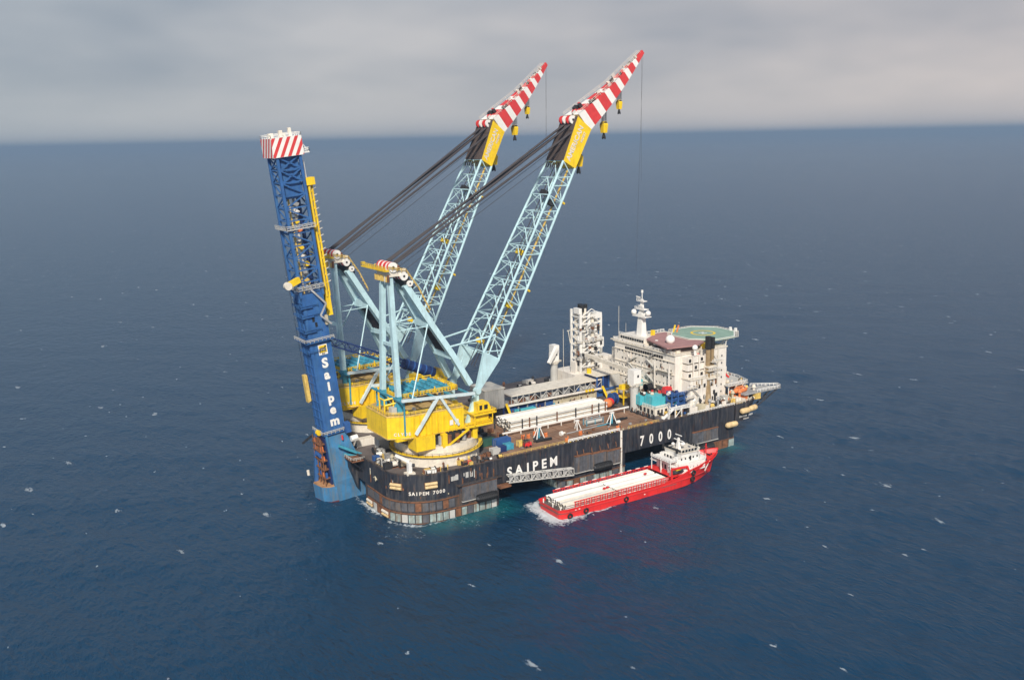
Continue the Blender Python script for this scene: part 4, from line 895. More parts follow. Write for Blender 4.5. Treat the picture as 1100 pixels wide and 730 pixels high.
# open frame with vents on the near side (left of the funnel)
for x in (129, 132.4, 135.8):
    for z in (31.4, 34.6, 37.8): box('vent_box', 'white', BL, x, x+2.6, y0-3.6, y0-.02, z, z+2.5)
for x in (131.8, 135.2, 138.4): bar('post', 'white', BL, (x, y0-4, 31.4), (x, y0-4, 41), .45, .45, 'box')
for x, z in ((130.2, 32.6), (133.6, 35.8), (137, 32.6), (137, 39), (130.2, 39)): bar('vent', 'dark', BL, (x, y0-3.65, z-.7), (x, y0-3.65, z+.7), 1.3, .12, 'box', (0, -1, 0))
for x, z in ((131, 22), (134, 22), (137, 22), (140, 22), (131, 27), (134, 27), (137, 27), (141, 27), (144, 22)): bar('window', 'dark', BL, (x, y0-5.55, z), (x, y0-5.55, z+1.6), 1.1, .14, 'box', (0, -1, 0))
for x in (136, 138.2): bar('red_panel', 'jib_red', BL, (x, y0-.1, 39.6), (x, y0-.1, 40.6), 1.1, .2, 'box', (0, -1, 0))
for i in range(40):
    y = random.uniform(11, 48); z = random.uniform(19, 37); bar('wall_fitting', random.choice(['pale_grey', 'grey', 'cream', 'white', 'dark', 'rust']), BL, (x0-.1, y, z), (x0-.1, y, z+random.choice([.6, 1, 1.6, 3])), random.choice([.3, .5, 1.0]), .5, 'box', (-1, 0, 0))
for i in range(26):
    x = random.uniform(128, 146); z = random.uniform(19, 30); bar('wall_fitting', random.choice(['pale_grey', 'grey', 'cream', 'white', 'dark', 'rust', 'bronze']), BL, (x, y0-5.6, z), (x, y0-5.6, z+random.choice([.6, 1, 1.6, 3])), random.choice([.3, .5, 1.0]), .5, 'box', (0, -1, 0))
for k, (xa, xb, z) in enumerate(((126, 130, 24), (126, 132, 28), (138, 146, 34), (140, 147, 37.6))):
    g_ = box('gallery', 'cream', BL, xa, xb, y0-7, y0-(5.55 if z < 31 else .05), z-.15, z); MB().rail([(xa, y0-6.9, z), (xb, y0-6.9, z)], 1.1, 1.3, .07).build('railing', 'bright_white', g_)
for a, c_ in (((128.5, y0-6.6, ZD), (133, y0-6.6, 24)), ((133, y0-6.6, 24), (129, y0-6.6, 28)), ((147, y0-.9, 31), (143, y0-.9, 34)), ((146, y0-.9, 34), (141, y0-.9, 37.6))): bar('stair', 'pale_grey', BL, a, c_, .9, .3, 'box')
# roof gear
for (x, y, r_) in ((129.5, 18, 2.0), (128.4, 25.5, 1.4), (133, 6.5, 1.2)):
    z = 41.7 if y > 10 else 42.5; k = MB().tube((x, y, z if y > 10 else 41), (x, y, z+.9+2.2*(r_ > 1.9)), r_*.4, 8).build('radome_stand', 'bright_white', BL)
    MB().sphere((x, y, z+.9+2.2*(r_ > 1.9)+r_*.8), r_, 16, 10).build('radome', 'bright_white', BL, True)
for i in range(22):
    x, y = random.uniform(126, 130), random.uniform(11, 48); s_ = random.uniform(.6, 1.6); bar('roof_unit', random.choice(['grey', 'dark', 'cream', 'pale_grey', 'white']), BL, (x, y, 41.7), (x, y, 41.7+s_*.8), s_, s_*1.5, 'box')
# bridge house
bh = box('bridge_house', 'white', BL, 126, 136, 31, 48, 41.7, 44.6)
for y in np.arange(32, 47.5, 1.6): bar('window', 'glass', bh, (125.96, y, 43.0), (125.96, y, 44.1), 1.25, .14, 'box', (-1, 0, 0))
MB().rail([(126, 31, 44.6), (126, 48, 44.6)], 1.0, 1.8, .07).build('railing', 'bright_white', bh)
# mast
ms = MB().beam((130.5, 38, 44.6), (130.6, 38, 55.5), 3.6, 3.0, w1=2.3, h1=2.0).build('mast', 'bright_white', BL)
MB().beam((130.6, 38, 55.4), (130.7, 38, 61), 1.5, 1.5, w1=.9, h1=.9).build('mast_top', 'bright_white', ms)
bar('pole', 'bright_white', ms, (130.7, 38, 61), (130.7, 38, 65.2), .4); bar('pole', 'bright_white', ms, (130.7, 38, 64), (130.7, 38, 65.2), 1.0)
for z, y, x in ((53.4, 4.2, 2), (56.6, 3.0, 1.5), (60.2, 2.2, 1.2)):
    k = box('yard', 'bright_white', ms, 130.6-x, 130.6+x, 38-y, 38+y, z, z+.3); MB().rail([(130.6-x, 38-y, z+.3), (130.6-x, 38+y, z+.3)], 1.0, 1.2, .08).build('railing', 'bright_white', k)
for (x, y, z) in ((129, 41.5, 55.2), (131, 34.2, 55.2)): MB().sphere((x, y, z), 1.25, 12, 8).build('radar_dome', 'bright_white', ms, True)
bar('radar_bar', 'bright_white', ms, (129.6, 36, 58.2), (130, 39.4, 58.2), .5, .5, 'box'); bar('radar_bar', 'bright_white', ms, (129.6, 38, 62), (129.6, 40.6, 62.2), .4, .4, 'box')
bar('antenna', 'cream', BL, (126.5, 49, 41.7), (126.5, 49, 57), .16); bar('antenna', 'cream', BL, (126.5, 44, 44.6), (126.5, 44, 50), .12); bar('yellow_light', 'yellow', BL, (135, 35.5, 44.6), (135, 35.5, 47), 1.4, 1.4, 'box')
# helideck
HD = thing('helideck', 'green octagonal helicopter deck with pink-brown apron above the white block', 'helideck', (150, 25, 44.2))
cx, cy, rr = 155, 24.6, 15.2
oc = [(cx+rr*math.cos(R(22.5+45*i)), cy+rr*math.sin(R(22.5+45*i))*.98) for i in range(8)]
MB().prism(oc, 44.3, 45.0).build('landing_deck', 'heli_green', HD)
MB().prism([(143.6, 12), (143.6, 36.8), (139, 37.6), (127.4, 31), (121.8, 11.4), (136.4, 8.6)], 44.2, 44.86).build('apron', 'heli_pink', HD)
def flat_ring(r0, r1, z, n=28):
    b_ = MB(); vs = []
    for i in range(n):
        a = 2*math.pi*i/n; vs += [(cx+r0*math.cos(a), cy+r0*math.sin(a), z), (cx+r1*math.cos(a), cy+r1*math.sin(a), z)]
    return b_.add(vs, [(2*i, 2*i+1, 2*((i+1) % n)+1, 2*((i+1) % n)) for i in range(n)])
flat_ring(4.6, 5.6, 45.008).build('landing_circle', 'yellow', HD)
text('H', HD, (cx, cy, 45.012), 4.2, normal=(0, 0, 1), upv=(-1, 0, 0), m='bright_white', name='letter')
b_ = MB(); k = 8
for i in range(8):
    p, q_ = Vector((*oc[i], 45.05)), Vector((*oc[(i+1) % 8], 45.05)); c_ = Vector((cx, cy, 45.05)); b_.beam(p.lerp(c_, .02), q_.lerp(c_, .02), .45, .12)
b_.build('edge_line', 'bright_white', HD)
ng = MB()
for i in range(8):
    a, c_ = Vector((*oc[i], 44.7)), Vector((*oc[(i+1) % 8], 44.7)); ce = Vector((cx, cy, 44.7)); a2 = a+(a-ce).normalized()*1.7+Vector((0, 0, .35)); c2 = c_+(c_-ce).normalized()*1.7+Vector((0, 0, .35))
    for j in range(7): ng.beam(a.lerp(c_, j/7), a2.lerp(c2, j/7), .12)
    ng.beam(a2, c2, .14); ng.beam(a.lerp(a2, .5), c_.lerp(c2, .5), .08)
ng.build('safety_net', 'cream', HD)
for (x, y) in ((160, 13), (165, 18), (168, 26), (164, 34), (158, 20), (150, 13)):
    bar('strut', 'bright_white', HD, (x, y, 44.3), (min(x, 157)-2, max(y, 15), 38), .5); bar('strut', 'bright_white', HD, (x, y, 44.3), (x-5, y+2, 41), .4)
for (x, y) in ((157, 12), (164, 20), (158, 30)): bar('post', 'bright_white', HD, (x, y, 44.3), (x-1.5, y+1, 31), .5)
for x in (143.5, 146.5): bar('fire_box', 'yellow', HD, (x, 12.2, 41.7), (x, 12.2, 44.0), 2.4, 2, 'box')
for (x, y, m_) in ((147, 33, 'orange'), (146, 34.2, 'yellow')): bar('wind_sock', m_, HD, (x, y, 45), (x+.7, y-.4, 48.2), .8)
for (x, y) in ((168.6, 18), (168.4, 21)): bar('edge_box', 'bright_white', HD, (x, y, 45), (x, y, 46.6), .9, .9, 'box')
# funnel
FU = thing('funnel', 'slim bronze exhaust funnel with a black top beside the white block', 'funnel', (140.4, 5, ZD))
for k, x in enumerate((139.2, 141.6)):
    bar('stack_pipe', 'bronze', FU, (x, 5, 27), (x, 5, 44), 2.1 if k == 0 else 1.5); bar('stack_top', 'black', FU, (x, 5, 43.2), (x, 5, 48.6-.6*k), 2.7 if k == 0 else 2.0)
bar('stack_top', 'black', FU, (140.4, 6.6, 43.2), (140.4, 6.6, 48), 2.0)
b_ = MB(); b_.tube((137.2, 2.5, ZD), (139.2, 4.6, 23.5), 1.3, 12); b_.tube((139.2, 4.6, 23.2), (139.2, 5, 27.4), 1.3, 12); b_.build('exhaust_elbow', 'bronze', FU)
for z in (30.5, 35.6): bar('collar', 'cream', FU, (138, 5, z), (143, 5, z), 3, .7, 'box')
for x, y in ((143.6, 3.6), (143.6, 6.8), (137.6, 7.6)): bar('guide_post', 'cream', FU, (x, y, 27), (x, y, 44), .35, .35, 'box')
# white exhaust tower far side
EX = thing('exhaust_tower', 'white lattice exhaust tower with black pipe tops beyond the accommodation block', 'exhaust tower', (126, 72, ZD))
box('base_house', 'white', EX, 114, 137, 66, 82, ZD, 23.5)
fr = [(119, 68), (131, 68), (131, 75), (119, 75)]
for (x, y) in fr: bar('frame_post', 'bright_white', EX, (x, y, 23.5), (x, y, 50 if x > 125 else 53), .9, .9, 'box')
for z in np.arange(26, 50, 3.4):
    for a, c_ in zip(fr, fr[1:]+fr[:1]): bar('frame_beam', 'bright_white', EX, (*a, z), (*c_, z), .5, .5, 'box')
    bar('frame_brace', 'bright_white', EX, (*fr[0], z), (125.6, 68, z+3.4), .4); bar('frame_brace', 'bright_white', EX, (*fr[1], z), (125.6, 68, z+3.4), .4); bar('frame_brace', 'bright_white', EX, (*fr[3], z), (*fr[0], z+3.4), .4)
for i, (x, y, h) in enumerate(((120.5, 70, 53), (123, 70, 53.4), (125.5, 70, 51.5), (127.6, 70, 49.5), (129.8, 70, 49.5), (121, 74, 52), (124.5, 74, 52))):
    bar('exhaust_pipe', 'cream' if i % 2 else 'bright_white', EX, (x, y, 24), (x, y, h), 1.7)
for x, y in ((121.4, 70), (124, 71), (122.6, 73)): bar('pipe_top', 'black', EX, (x, y, 52), (x, y, 55.2), 2.3)
box('head_box', 'bright_white', EX, 118, 119.6, 67.6, 72, 51.5, 54); box('head_box', 'bright_white', EX, 127.6, 131.4, 67.6, 72, 48.4, 51)
box('side_house', 'bright_white', EX, 128.5, 132.4, 67.4, 74, 34.5, 39); box('side_house', 'white', EX, 115.6, 118, 67.4, 71, 23.5, 29); box('side_house', 'white', EX, 131.5, 136.6, 66.6, 73, 23.5, 30)
for i in range(44):
    z = random.uniform(25, 46); x = random.choice([117, 118.5, 120, 122, 124, 125.5, 127.5, 129, 130.5]); bar('vent', random.choice(['dark', 'grey', 'bright_white', 'pale_grey', 'rust']), EX, (x, 67.3, z), (x, 67.3, z+random.uniform(1, 2.6)), random.uniform(.7, 1.8), .8, 'box')
for z in (30, 38):
    k = box('gallery', 'cream', EX, 116.5, 131.5, 66.6, 67.5, z, z+.2); MB().rail([(116.5, 66.7, z+.2), (131.4, 66.7, z+.2)], 1.1, 1.6, .09).build('railing', 'bright_white', k)
b_ = MB(); b_.rail([(137, 60, 38), (137, 66, 38)], 1.1, 1.5, .09); b_.box(136, 138.4, 57, 67, 37.6, 38); b_.build('link_bridge', 'cream', EX)
bar('antenna', 'cream', EX, (113.5, 74, 23.5), (113.5, 74, 44), .2); k = MB()
for a, c_ in (((112.8, 70, 44), (116.2, 70, 44)), ((113.4, 70, 44), (114.6, 70, 38)), ((115.8, 70, 44), (114.8, 70, 38))): k.tube(a, c_, .18, 5)
k.build('signal_frame', 'cream', EX)
# conveyor (pipe line-up ramp)
RM = thing('pipe_ramp', 'long roofed pipe handling ramp with pale roof behind the pipe stack', 'ramp', (90, 51, ZD))
rfm = MB()
for i in range(14): 
    xa = 66+i*3.45; MB().box(xa, xa+3.38, 45.6, 56.2, 25.3+.05*(i % 2), 25.7+.05*(i % 2)).build('roof_panel', 'cream', RM)
for i in range(17): bar('post', 'grey', RM, (66+i*3.0, 45.8, 21.6), (66+i*3.0, 45.8, 25.3), .3, .3, 'box')
for i in range(16): bar('post_brace', 'pale_grey', RM, (66+i*3.0, 45.8, 22 if i % 2 else 24.9), (69+i*3.0, 45.8, 24.9 if i % 2 else 22), .28)
for i in range(24):
    x = 67+i*1.95; bar('roller_unit', random.choice(['grey', 'dark', 'pale_grey', 'pale_grey', 'mid_blue', 'rust']), RM, (x, 47.5, 21.9), (x, 47.5, 22.4+random.uniform(.5, 1.4)), random.uniform(.8, 1.6), 2.0, 'box')
box('ramp_floor', 'grey', RM, 64, 115.5, 45.2, 57, 21.2, 21.7)
bar('rail_beam', 'white', RM, (63.4, 44.7, 22.0), (114, 44.7, 21.8), .5, .8, 'box')
for i in range(3): bar('rail_sleeve', 'yellow', RM, (104+i*1.8, 44.6, 21.9), (105.2+i*1.8, 44.6, 21.9), .8, .9, 'box')
for i in range(11):
    x = 65+i*4.6; box('wall_panel', 'beige' if i in (5, 6, 7, 8, 9) else ('dark_blue' if i % 2 else 'mid_blue'), RM, x, x+4.35, 46.2, 46.6, ZD+.03, 21.2)
    bar('column', 'grey' if i < 5 else 'beige', RM, (x-.1, 45.9, ZD), (x-.1, 45.9, 21.2), .5, .5, 'box')
box('wall_panel', 'pale_grey', RM, 116, 128, 45.4, 46, ZD+.03, 21.2)
eh = box('end_house', 'pale_grey', RM, 118.5, 124, 45.2, 56, 21.2, 27.2); box('end_roof', 'cream', RM, 110.6, 124.4, 45, 56.4, 27.2, 27.5); box('end_frame', 'dark_blue', RM, 111.5, 118.3, 46.5, 55, 21.7, 26.6)
for x in (111.2, 114.6, 117.8): bar('post', 'mid_blue', RM, (x, 45.4, 21.7), (x, 45.4, 27.2), .5, .5, 'box')
bar('end_girder', 'mid_blue', RM, (112, 44.9, 21), (128, 44.9, 21), .6, 1.0, 'box')
bar('yellow_post', 'yellow', RM, (62.3, 44.0, 23.4), (64.0, 42.6, ZD), .9, .9, 'box'); bar('yellow_post', 'yellow', RM, (113.2, 44.0, 23.0), (115.0, 42.4, ZD), .9, .9, 'box')
bar('sphere_lamp', 'yellow', RM, (111.8, 52, 27.5), (111.8, 52, 29.6), 2.2)
WH = thing('ramp_house', 'tall pale grey ribbed box house at the ramp end near the crane', 'house', (57, 51, ZD))
box('wall', 'pale_grey', WH, 52.5, 62, 45, 57, 21.5, 30); box('roof', 'cream', WH, 52.2, 62.4, 44.7, 57.3, 30, 30.3); box('base', 'dark', WH, 53, 61.8, 46, 56, ZD, 21.5)
for i in range(8): bar('wall_rib', 'pale_grey', WH, (53.2+i*1.2, 44.92, 21.7), (53.2+i*1.2, 44.92, 29.8), .35, .3, 'box', (0, -1, 0))
for i in range(9): bar('wall_rib', 'pale_grey', WH, (62.08, 45.8+i*1.3, 21.7), (62.08, 45.8+i*1.3, 29.8), .35, .3, 'box', (1, 0, 0))
for x, y in ((52.8, 45.3), (61.7, 45.3)): bar('leg', 'dark_blue', WH, (x, y, ZD), (x, y, 21.5), .6, .6, 'box')
# small pedestal cranes
def ped_crane(x, y, label, h, folded):
    t_ = thing('pedestal_crane', label, 'crane', (x, y, ZD), 'small pedestal cranes')
    MB().tube((x, y, ZD), (x, y, h), 1.75, 18).build('pedestal', 'pale_grey', t_)
    MB().tube((x, y, h), (x, y, h+.6), 2.2, 18).build('slew_ring', 'cream', t_)
    box('crane_house', 'bright_white', t_, x-1.6, x+1.7, y-1.8, y+1.8, h+.6, h+5.2) if folded else box('crane_house', 'bright_white', t_, x-2, x+2, y-2, y+2, h+.6, h+7.2)
    k = MB().rail([(x-2.6, y-2.6, h+.6), (x+2.6, y-2.6, h+.6), (x+2.6, y+2.6, h+.6)], 1.0, 1.3, .07).build('railing', 'cream', t_)
    bar('window', 'dark', t_, (x+.3, y-(1.82 if folded else 2.02), h+5.2-1.2), (x+.3, y-(1.82 if folded else 2.02), h+5.2-.1), .9, .1, 'box', (0, -1, 0))
    return t_
pc = ped_crane(111.5, 79, 'white and grey pedestal crane with folded jib on the far deck edge', 27, True)
MB().beam((111.4, 76.6, 34.8), (106.0, 75.4, 28.4), 1.7, 2.0, w1=1.3, h1=1.4).build('jib', 'bright_white', pc); box('head', 'bright_white', pc, 110.2, 113.2, 77, 81, 32.2, 36)
bar('ram', 'grey', pc, (110.4, 77, 29.5), (107.6, 75.8, 31), .5)
pc = ped_crane(111.8, 20.4, 'tall white and grey pedestal crane standing by the turquoise containers', 28.2, False)
MB().beam((111.8, 20.4, 34.2), (113, 56, 35.2), 1.8, 2.0, w1=1.3, h1=1.3).build('jib', 'cream', pc)
for i in range(8): bar('jib_tie', 'cream', pc, (111.9+.15*i, 23+i*4, 35.3), (111.9+.15*i, 24.6+i*4, 36.4), .25)
bar('hook_rope', 'rope', pc, (113, 55.5, 34.6), (113, 55.5, 30), .12)
# ---------------------------------------------------------------- deck cargo and gear
def pipe_mesh(r, l, m_, n=12):
    b_ = MB(); b_.cur = 0
    b_.tube((0, 0, 0), (l, 0, 0), r, n, None, False)
    for x, e in ((0, 1), (l, -1)):
        vs = []
        for rr, xx in ((r, x), (r*.86, x), (r*.86, x+e*.9)):
            vs += [(xx, rr*math.cos(2*math.pi*i/n), rr*math.sin(2*math.pi*i/n)) for i in range(n)]
        b_.cur = 0; b_.add(vs, [(i, (i+1) % n, (i+1) % n+n, i+n) for i in range(n)]); b_.cur = 1
        b_.add(vs, [(i+n, (i+1) % n+n, (i+1) % n+2*n, i+2*n) for i in range(n)]); b_.add(vs[2*n:], [tuple(range(n))])
    me = bpy.data.meshes.new('pipe'); me.from_pydata(b_.v, [], b_.f); me.materials.append(MATS[m_]); me.materials.append(MATS['dark']); me.polygons.foreach_set('material_index', b_.mi)
    me.polygons.foreach_set('use_smooth', [i < n for i in range(len(b_.f))]); return me
def pipe(me, loc, label, group, rz=0):
    o = bpy.data.objects.new('pipe', me); COL.objects.link(o); o.location = loc; o.rotation_euler = (random.uniform(0, 6), 0, rz); tag(o, label, 'pipe', group); return o
pm = pipe_mesh(.41, 48.6, 'bright_white'); pmc = pipe_mesh(.41, 48.6, 'cream')
ORD = ['first', 'second', 'third', 'fourth', 'fifth', 'sixth', 'seventh', 'eighth', 'ninth', 'tenth', 'eleventh', 'twelfth', 'thirteenth', 'fourteenth']
LAY = ['bottom', 'second', 'middle', 'fourth', 'top']
pmg = pipe_mesh(.41, 48.6, 'pale_grey')
for row in range(5):
    nk = 12 if row % 2 == 0 else 11
    for k in range(nk):
        pipe(random.choice([pm, pm, pm, pmc, pmc, pmg]), (52.4+random.uniform(-.8, .5), 24.6+(k+.5*(row % 2))*.93+.46, ZD+.75+row*.80), 'pale pipe in the brown-deck stack, %s layer, %s from the ramp side' % (LAY[row], ORD[nk-1-k]), 'pipes stacked on the brown deck')
for i, x in enumerate((57, 60.5, 64, 74, 83.5, 92, 95.5, 99)):
    t_ = thing('stack_stanchion', ORD[i]+' stanchion frame of the white pipe stack counting from the yellow crane' , 'stanchion', (x, 30, ZD), 'stanchions of the pipe stack')
    for y in (23.9, 36.2): bar('post', 'rust' if i % 2 else 'dark', t_, (x, y, ZD), (x, y, ZD+5.0), .4, .4, 'box')
    box('sill', 'rust', t_, x-.25, x+.25, 23.7, 36.4, ZD+.03, ZD+.3)
RR = thing('pipe_roller_line', 'long white rail carried along the near side of the pipe stack', 'rail', (76, 21.5, ZD))
bar('rail', 'bright_white', RR, (46, 21.4, ZD+1.6), (108, 19.5, ZD+2.3), .55, .5, 'box')
for x in np.arange(48, 107, 6.4): bar('post', 'white', RR, (x, 21.35-(x-46)*.0306, ZD+.02), (x, 21.35-(x-46)*.0306, ZD+1.6+(x-46)*.0113), .3, .3, 'box')
for (x, y, h, lab) in ((56.5, 11.5, 4.9, 'white splayed-leg trestle standing beside the orange-red rollers'), (75.6, 12.6, 3.7, 'small white two-leg trestle left of the grey tank skid'), (91, 9.6, 5.0, 'white splayed-leg trestle by the dark hose coil at the deck end')):
    t_ = thing('trestle', lab, 'trestle', (x, y, ZD)); c_ = Vector((x, y, ZD+h))
    legs = [(-1.9, -1.2), (1.9, -1.2), (-1.6, 1.6), (1.6, 1.6)] if h > 4 else [(-.6, -1), (1.4, -1), (0, 1.4)]
    for lx, ly in legs: bar('leg', 'bright_white', t_, (x+lx, y+ly, ZD+.02), (x+lx*.15, y+ly*.15, ZD+h), .38)
    if h > 4: bar('centre_post', 'teal', t_, (x, y, ZD+.02), (x, y, ZD+h), .75)
    bar('head', 'bright_white', t_, (x-.9, y, ZD+h), (x+.9, y, ZD+h), .9, .5, 'box')
    if h > 4: MB().tube((x, y, ZD+.03), (x, y, ZD+.5), 2.4, 14).build('base_ring', 'dark', t_)
def container(x, y, l, w, h, m_, label, rz=0, z=ZD, group=None):
    t_ = thing('container', label, 'container', (x, y, z), group); at((0, 0, 0))
    box('body', m_, t_, -l/2, l/2, -w/2, w/2, .15, h)
    for s_ in (-1, 1):
        for i in range(int(l/.9)): bar('corrugation', m_, t_, (-l/2+.5+i*.9, s_*(w/2+.02), .35), (-l/2+.5+i*.9, s_*(w/2+.02), h-.25), .42, .12, 'box', (0, s_, 0))
        for q_ in (-1, 1): bar('corner_post', m_, t_, (q_*l/2, s_*w/2, .02), (q_*l/2, s_*w/2, h+.06), .3, .3, 'box')
        bar('door_bar', 'grey', t_, (-l/2-.06, s_*w*.22, .3), (-l/2-.06, s_*w*.22, h-.2), .09)
    t_.location = (x, y, z); t_.rotation_euler = (0, 0, rz); return t_
container(40.6, 13.4, 6.4, 2.6, 3.0, 'mid_blue', 'blue shipping container by the crane pedestal and red forklift')
container(35.4, 16.6, 6, 2.6, 3.2, 'green_box', 'dark green shipping container tucked against the crane pedestal')
container(40.2, 8.2, 3, 2.4, 2.4, 'teal', 'small teal container in front of the blue one')
container(36.5, 7.2, 3, 2.2, 2.3, 'dark_blue', 'small navy container at the deck edge near the crane')
container(33.2, 6.4, 3, 2.4, 2.4, 'pale_grey', 'small pale grey container at the deck edge near the crane')
container(46.0, 8.6, 2.2, 1.8, 2.2, 'pale_yellow', 'small yellowish box container left of the red forklift')
container(71, 42.6, 9, 2.6, 2.6, 'turquoise', 'light turquoise container in the shade under the pipe ramp')
container(117.4, 13.4, 7.4, 4.4, 4.4, 'turquoise', 'large turquoise container beside the tall pedestal crane', z=ZD+3)
container(114.8, 18.4, 7, 4.4, 4.2, 'turquoise', 'large turquoise container behind its twin by the pedestal crane', z=ZD+3)
container(121, 31, 6.2, 2.6, 2.8, 'turquoise', 'small turquoise container on the yellow rack below the white block', z=24.5)
container(118, 25.2, 7, 3.2, 2.4, 'cream', 'cream container behind the turquoise containers', z=ZD+5.6)
container(128.4, 3.0, 4, 2.4, 2.6, 'white', 'white container beside the white stair frame at the deck edge')
container(133.4, 3.0, 4.4, 2.4, 2.8, 'beige', 'beige container at the deck edge below the funnel elbow')
container(4.5, 37.2, 9, 4, 4.2, 'pale_grey', 'pale grey deck house between the two crane pedestals at the hull end')
container(-2, 45, 7, 3, 3, 'white', 'white box house behind the tower foot')
# cargo deckhouse step under the turquoise containers
ST = thing('deck_step_house', 'low cream deckhouse with open bays at the brown deck end', 'deckhouse', (118, 14, ZD))
box('wall', 'cream', ST, 112.8, 124, 8.2, 24, ZD+.03, ZD+3)
for i in range(6): bar('bay', 'dark', ST, (112.76, 10+i*2.4, ZD+.4), (112.76, 10+i*2.4, ZD+2.3), 1.3, .1, 'box', (-1, 0, 0))
for i in range(5): bar('bay', 'dark', ST, (114.6+i*2.1, 8.16, ZD+.4), (114.6+i*2.1, 8.16, ZD+2.3), 1.2, .1, 'box', (0, -1, 0))
MB().rail([(112.8, 24, ZD+3), (112.8, 8.3, ZD+3), (124, 8.3, ZD+3)], 1.1, 1.5, .08).build('railing', 'bright_white', ST)
# white stair frame
SF = thing('stair_frame', 'white access stair and landing at the hull edge above the 7000 lettering', 'stairs', (117, 4, ZD))
for x in (114.5, 118, 121.5): 
    for y in (1.6, 5): bar('post', 'bright_white', SF, (x, y, ZD), (x, y, ZD+4.2), .35, .35, 'box')
box('landing', 'bright_white', SF, 117.8, 126, 1.4, 5.2, ZD+3.2, ZD+3.45); bar('flight', 'bright_white', SF, (112.4, 3, ZD), (118, 3, ZD+3.3), 1.4, .3, 'box'); bar('brace', 'bright_white', SF, (118, 1.6, ZD), (121.5, 1.6, ZD+3.2), .3)
MB().rail([(117.9, 1.5, ZD+3.45), (126, 1.5, ZD+3.45)], 1.2, 1.2, .1).build('railing', 'bright_white', SF)
# blue machinery skid
BM = thing('blue_machinery', 'tall dark blue steel machinery frame in front of the white block', 'machinery', (126, 12, ZD))
for x in (120.5, 124, 127.5, 131, 134):
    for y in (6.6, 9.6): bar('post', 'mid_blue', BM, (x, y, ZD), (x, y, ZD+9.5-(x-120)*.28), .5, .5, 'box')
for z in (2.6, 5.2, 7.4):
    box('floor', 'mid_blue', BM, 120, 134.4-z*.4, 6.4, 9.8, ZD+z, ZD+z+.25); MB().rail([(120, 6.4, ZD+z+.25), (134.2-z*.4, 6.4, ZD+z+.25)], 1.0, 1.2, .09).build('railing', 'mid_blue', BM)
for i in range(34):
    x = random.uniform(120.6, 133); z = ZD+random.choice([.1, 2.9, 5.5, 7.6]); s_ = random.uniform(.7, 1.9)
    if z > ZD+9.4-(x-120)*.28: continue
    bar('unit', random.choice(['mid_blue', 'dark_blue', 'mid_blue', 'grey', 'dark', 'white', 'teal']), BM, (x, random.uniform(6.8, 9.2), z), (x, random.uniform(6.8, 9.2), z+s_), s_, s_*.9, 'box' if i % 3 else 'tube')
for a, c_ in (((121, 6.5, ZD), (124, 6.5, ZD+5)), ((127.5, 6.5, ZD+5), (131, 6.5, ZD)), ((124, 6.5, ZD+5), (127.5, 6.5, ZD+.2))): bar('brace', 'mid_blue', BM, a, c_, .4)
RD = thing('red_power_pack', 'red equipment box on top of the blue machinery', 'machine', (121.5, 10.8, ZD+9)); box('body', 'jib_red', RD, 119.8, 123.6, 9.9, 12, ZD+8, ZD+10.4); bar('cover', 'ship_red', RD, (120, 11, ZD+10.4), (123.4, 11, ZD+10.4), 1.6, .6, 'box'); bar('skid', 'dark', RD, (120, 11, ZD+7.8), (123.4, 11, ZD+7.8), 1.4, .4, 'box')
BT = thing('black_drum', 'big black cable drum on the deckhouse beside the red box', 'drum', (118.6, 16, ZD+8)); MB().tube((117.4, 19.6, ZD+9), (120.4, 19.6, ZD+9), 1.6, 18).build('drum', 'black', BT); box('cradle', 'dark', BT, 117.4, 120.4, 18.6, 20.6, ZD+8.0, ZD+8.4)
for x in (117.4, 120.3): MB().tube((x, 19.6, ZD+9), (x+.15, 19.6, ZD+9), 1.85, 18).build('flange', 'dark', BT)
YR = thing('yellow_rack', 'yellow steel rack carrying a turquoise container below the white block', 'rack', (118, 32, ZD))
for x in (113, 117, 121, 124):
    for y in (29, 33.5): bar('post', 'yellow', YR, (x, y, ZD), (x, y, 24.3), .45, .45, 'box')
box('shelf', 'pale_yellow', YR, 112.6, 124.4, 28.7, 33.9, 24.1, 24.4); box('shelf', 'yellow', YR, 112.6, 124.4, 28.7, 33.9, 20.6, 20.85)
for x in (114, 116.5): bar('bin', 'yellow', YR, (x, 31, 24.4), (x, 31, 26.2), 2, 2.4, 'box')
RH = thing('red_heap', 'round red wrapped bundle at the end of the pipe stack', 'bundle', (105, 31, ZD))
MB().sphere((104.8, 29.8, ZD+2.0), 2.2, 14, 9, .92).build('bundle', 'orange', RH, True); MB().sphere((107.2, 31.2, ZD+1.9), 2.0, 12, 8, .9).build('bundle', 'ship_red', RH, True); box('pallet', 'dark', RH, 102.8, 109, 28, 33, ZD+.03, ZD+.3)
for k in range(3): bar('strap', 'dark', RH, (103.4+k*1.4, 27.9, ZD+1.6), (103.4+k*1.4, 27.9, ZD+3), .15)
BR = thing('blue_reel', 'dark blue cable reel standing beside the red bundle', 'reel', (110, 33, ZD)); MB().tube((109.4, 33, ZD+2.6), (111.6, 33, ZD+2.6), 2.0, 18).build('drum', 'dark_blue', BR)
for x in (109.2, 111.5): MB().tube((x, 33, ZD+2.6), (x+.25, 33, ZD+2.6), 2.6, 20).build('flange', 'mid_blue', BR)
box('stand', 'dark', BR, 109, 112, 31.6, 34.4, ZD+.03, ZD+.5)
